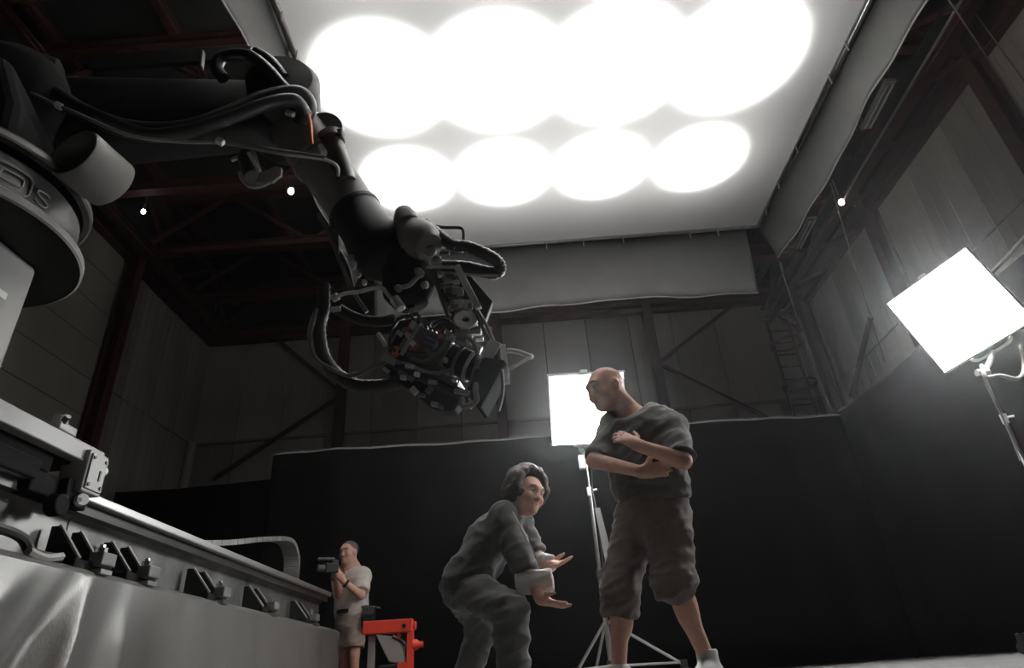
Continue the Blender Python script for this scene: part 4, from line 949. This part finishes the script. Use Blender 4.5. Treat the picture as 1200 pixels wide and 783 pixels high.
part('overshirt_edge', cro, M_lgrey, lambda b: b.tube([at(601, 600, Y=3.70), at(612, 622, Y=3.68), at(624, 645, Y=3.66), at(633, 664, Y=3.66)], .005, 6), smooth=True)
b = Vol(.009)
b.cone(J['pel']+V((-.02, 0, -.01)), J['pel']+V((.03, 0, -.04)), .132, .13, .06)
for s_, r0, r1 in (('R', .112, .1), ('L', .11, .096)):
    b.cone(J[s_+'h'], J[s_+'k'], r0, r1, .06); b.cone(J[s_+'k'], J[s_+'a']+V((0, 0, .0)), r1*.98, .088, .04, 'b')
for z_ in (.22, .33): b.ell(J['Rk'].lerp(J['Ra'], z_+.1), (.1, .1, .03), None, .03)
b.mesh('trousers', M_trouser, cro, wr=.02, wscale=7, seed=8)
shoe(cro, J['Ra'], V((.85, -.5, 0)), M_boot); shoe(cro, J['La'], V((.9, .3, 0)), M_boot)

# ------------------------------------------------------------------ cameraman beside the track end
J = dict(head=at(409, 648, Y=7.42), neck=at(411, 666, Y=7.5), pel=at(412, 722, Y=7.5), Ls=at(425, 675, Y=7.42), Rs=at(400, 673, Y=7.58),
         Le=at(423, 698, Y=7.30), Re=at(398, 697, Y=7.42), Lw=at(402, 681, Y=7.2), Rw=at(394, 677, Y=7.25),
         Lh=at(418, 728, Y=7.46), Rh=at(405, 728, Y=7.54), Lk=at(415, 766, Y=7.42), Rk=at(403, 766, Y=7.5), La=at(415, 805, Y=7.5), Ra=at(403, 806, Y=7.6))
J['La'].z = J['Ra'].z = .1
cm = thing('person', 'person in pale tee and khaki shorts filming with a small camera', 'person', (J['pel'].x, J['pel'].y, 0))
b = Vol(.010)
hf, hu = V((-.38, -.92, -.06)), V((0, 0, 1))
P, R_ = add_head(b, J['head'], hf, hu, 1.1)
b.cone(P(-.03, 0, -.05), J['neck']+V((0, 0, -.03)), .058, .066, .04)
b.cone(J['neck']+V((0, 0, -.04)), J['pel'], .13, .12, .06)
for s_ in 'LR':
    b.cone(J[s_+'s'], J[s_+'e'], .052, .044, .03); b.cone(J[s_+'e'], J[s_+'w'], .044, .032, .02)
    b.cone(J[s_+'h'], J[s_+'k'], .08, .06, .04); b.cone(J[s_+'k'], J[s_+'a'], .058, .038, .02)
add_hand(b, J['Lw'], at(393, 667, Y=7.12)-J['Lw'], V((-.5, .5, .4)), False, .6, .03, 1.0, .01)
add_hand(b, J['Rw'], at(390, 666, Y=7.2)-J['Rw'], V((.4, -.3, .6)), True, .6, .03, 1.0, .01)
b.mesh('body', M_skin2, cm)
eyes(P, hf, cm, 1.1)
b = Vol(.010)
b.ell(P(-.016, 0, .038), (.108, .09, .094), R_, .02); b.ell(P(.1, 0, -.005), (.085, .12, .085), R_, .02, '-'); b.ell(P(0, 0, -.12), (.2, .2, .1), R_, .02, '-')
b.mesh('hair', M_hair2, cm, wr=.005, wscale=40)
b = Vol(.010)
b.cone(J['neck']+V((0, 0, -.08)), J['Ls']+V((0, 0, -.01)), .078, .085, .06); b.cone(J['neck']+V((0, 0, -.08)), J['Rs']+V((0, 0, -.01)), .078, .085, .06)
sh = (J['Ls']-J['Rs']).normalized()
for t_, wd, th in ((.05, .1, .135), (.3, .1, .13), (.55, .11, .135), (.75, .12, .14)):
    c = J['pel'].lerp(J['neck'], t_); b.cone(c-sh*wd*.7, c+sh*wd*.7, th, th, .08)
b.cone(J['Ls'], J['Ls'].lerp(J['Le'], .8), .085, .085, .05, 'b'); b.cone(J['Rs'], J['Rs'].lerp(J['Re'], .8), .08, .08, .05, 'b')
b.mesh('t_shirt', M_wtee, cm, wr=.012, wscale=8, seed=2)
b = Vol(.010)
b.cone(J['pel']+V((0, 0, .03)), J['pel']+V((0, 0, -.08)), .15, .155, .05, 'a')
for s_ in 'LR': b.cone(J[s_+'h'], J[s_+'k']+V((0, 0, .05)), .115, .105, .05, 'b')
b.mesh('shorts', M_khaki, cm, wr=.01, wscale=9, seed=4)
part('belt', cm, M_black, lambda b: b.lathe([(.152, -.02), (.166, -.02), (.166, .02), (.152, .02)], J['pel']+V((0, 0, .04)), (0, 0, 1), 28), smooth=True)
part('wristwatch', cm, M_black, lambda b: b.cyl(J['Lw'].lerp(J['Le'], .12), J['Lw'].lerp(J['Le'], .22), .045, n=14), bevel=.004)
shoe(cm, J['La'], V((-.5, -.8, 0)), M_boot); shoe(cm, J['Ra'], V((-.7, -.6, 0)), M_boot)
q = at(432, 722, Y=7.36)
bag = thing('hip_bag', 'black bag hanging at the filming person\'s hip', 'bag', q)
part('pouch', bag, M_black, lambda b: b.box(q+V((0, 0, -.02)), (.14, .12, .2)), bevel=.03)
part('flap', bag, M_dgrey, lambda b: b.box(q+V((.005, -.06, .05)), (.13, .02, .09)), bevel=.008)
part('strap', bag, M_rubber, lambda b: b.tube([q+V((-.2, .02, .06)), q+V((-.05, .0, .1)), q+V((.12, 0, .07))], .012, 6), smooth=True)
q = at(388, 666, Y=7.08)
vc = thing('handheld_camera', 'small black camera held up in front of the filming person\'s chin', 'camera', q)
CF = frame(q, (-.8, -.55, -.02), (0, 0, 1))
part('body', vc, M_black, lambda b: b.box((0, 0, 0), (.14, .09, .1), CF), bevel=.01)
part('lens', vc, M_dgrey, lambda b: b.cyl(CF @ V((.07, 0, 0)), CF @ V((.15, 0, 0)), .036, n=18), bevel=.004)
part('viewfinder', vc, M_black, lambda b: b.box((-.04, 0, .065), (.07, .05, .04), CF), bevel=.008)
part('microphone', vc, M_dgrey, lambda b: b.cyl(CF @ V((-.04, -.02, .1)), CF @ V((.14, -.02, .1)), .014, n=10), bevel=.003)
part('grip', vc, M_black, lambda b: b.box((-.02, 0, -.08), (.05, .05, .09), CF), bevel=.01)

# ================================================================== red frame and grey case by the track end
YR_ = 7.0
def rp(u, v): return at(u, v, Y=YR_)
rf = thing('red_frame', 'bright red steel trolley frame beside the filming person', 'frame', (rp(457, 760).x, YR_, 0))
bm_ = part('top_bar', rf, M_redp, lambda b: b.bar(rp(426, 736.5), rp(484, 733), .1, .125, (0, 0, 1)), bevel=.01)
part('bolt_hole', bm_, M_black, lambda b: b.cyl(rp(474.5, 734)+V((0, -.055, 0)), rp(474.5, 734)+V((0, -.04, 0)), .022, n=16))
part('end_cap', bm_, M_redp, lambda b: b.cyl(rp(484, 733.5)+V((-.01, 0, 0)), rp(488, 733.5), .042, n=16), bevel=.01)
c_ = rp(481, 760)
part('post', rf, M_redp, lambda b: b.box((c_.x, YR_, .32), (.062, .08, .64)), bevel=.006)
part('post', rf, M_mgrey, lambda b: b.box((rp(434, 760).x, YR_+.05, .29), (.062, .08, .56)), bevel=.006)
part('knob', rf, M_redp, lambda b: b.lathe([(.055, 0), (.05, .04), (.03, .07), (.03, .1), (.02, .105)], rp(484, 756), (1, 0, 0), 18), smooth=True)
part('peg', rf, M_redp, lambda b: b.cyl(rp(467.5, 742), rp(467.5, 748), .02, n=10))
part('cross_bar', rf, M_redp, lambda b: b.bar(rp(466, 781), rp(481, 780), .06, .06), bevel=.006)
part('base', rf, M_redp, lambda b: b.box(((rp(429, 760).x+c_.x)/2, YR_, .035), (c_.x-rp(429, 760).x+.3, .5, .05)), bevel=.01)
gc = thing('grey_case', 'grey flat case leaning behind the red frame', 'case', (rp(450, 760).x, YR_+.4, 0))
part('shell', gc, M_lgrey, lambda b: b.prism([(-.17, .15), (.05, .11), (.12, .04), (.15, -.16), (-.02, -.12), (-.06, -.05)], frame(rp(450, 759)+V((0, .38, 0)), (1, 0, 0), (0, 0, 1)), .09), bevel=.012)
part('stand', gc, M_black, lambda b: b.box((rp(452, 760).x, YR_+.4, .16), (.3, .12, .3)), bevel=.02)
part('hose', gc, M_rubber, lambda b: b.tube([rp(452, 744)+V((0, .34, 0)), rp(464, 750)+V((0, .34, 0)), rp(471, 762)+V((0, .34, 0)), rp(470, 774)+V((0, .34, 0))], .02, 8), smooth=True)
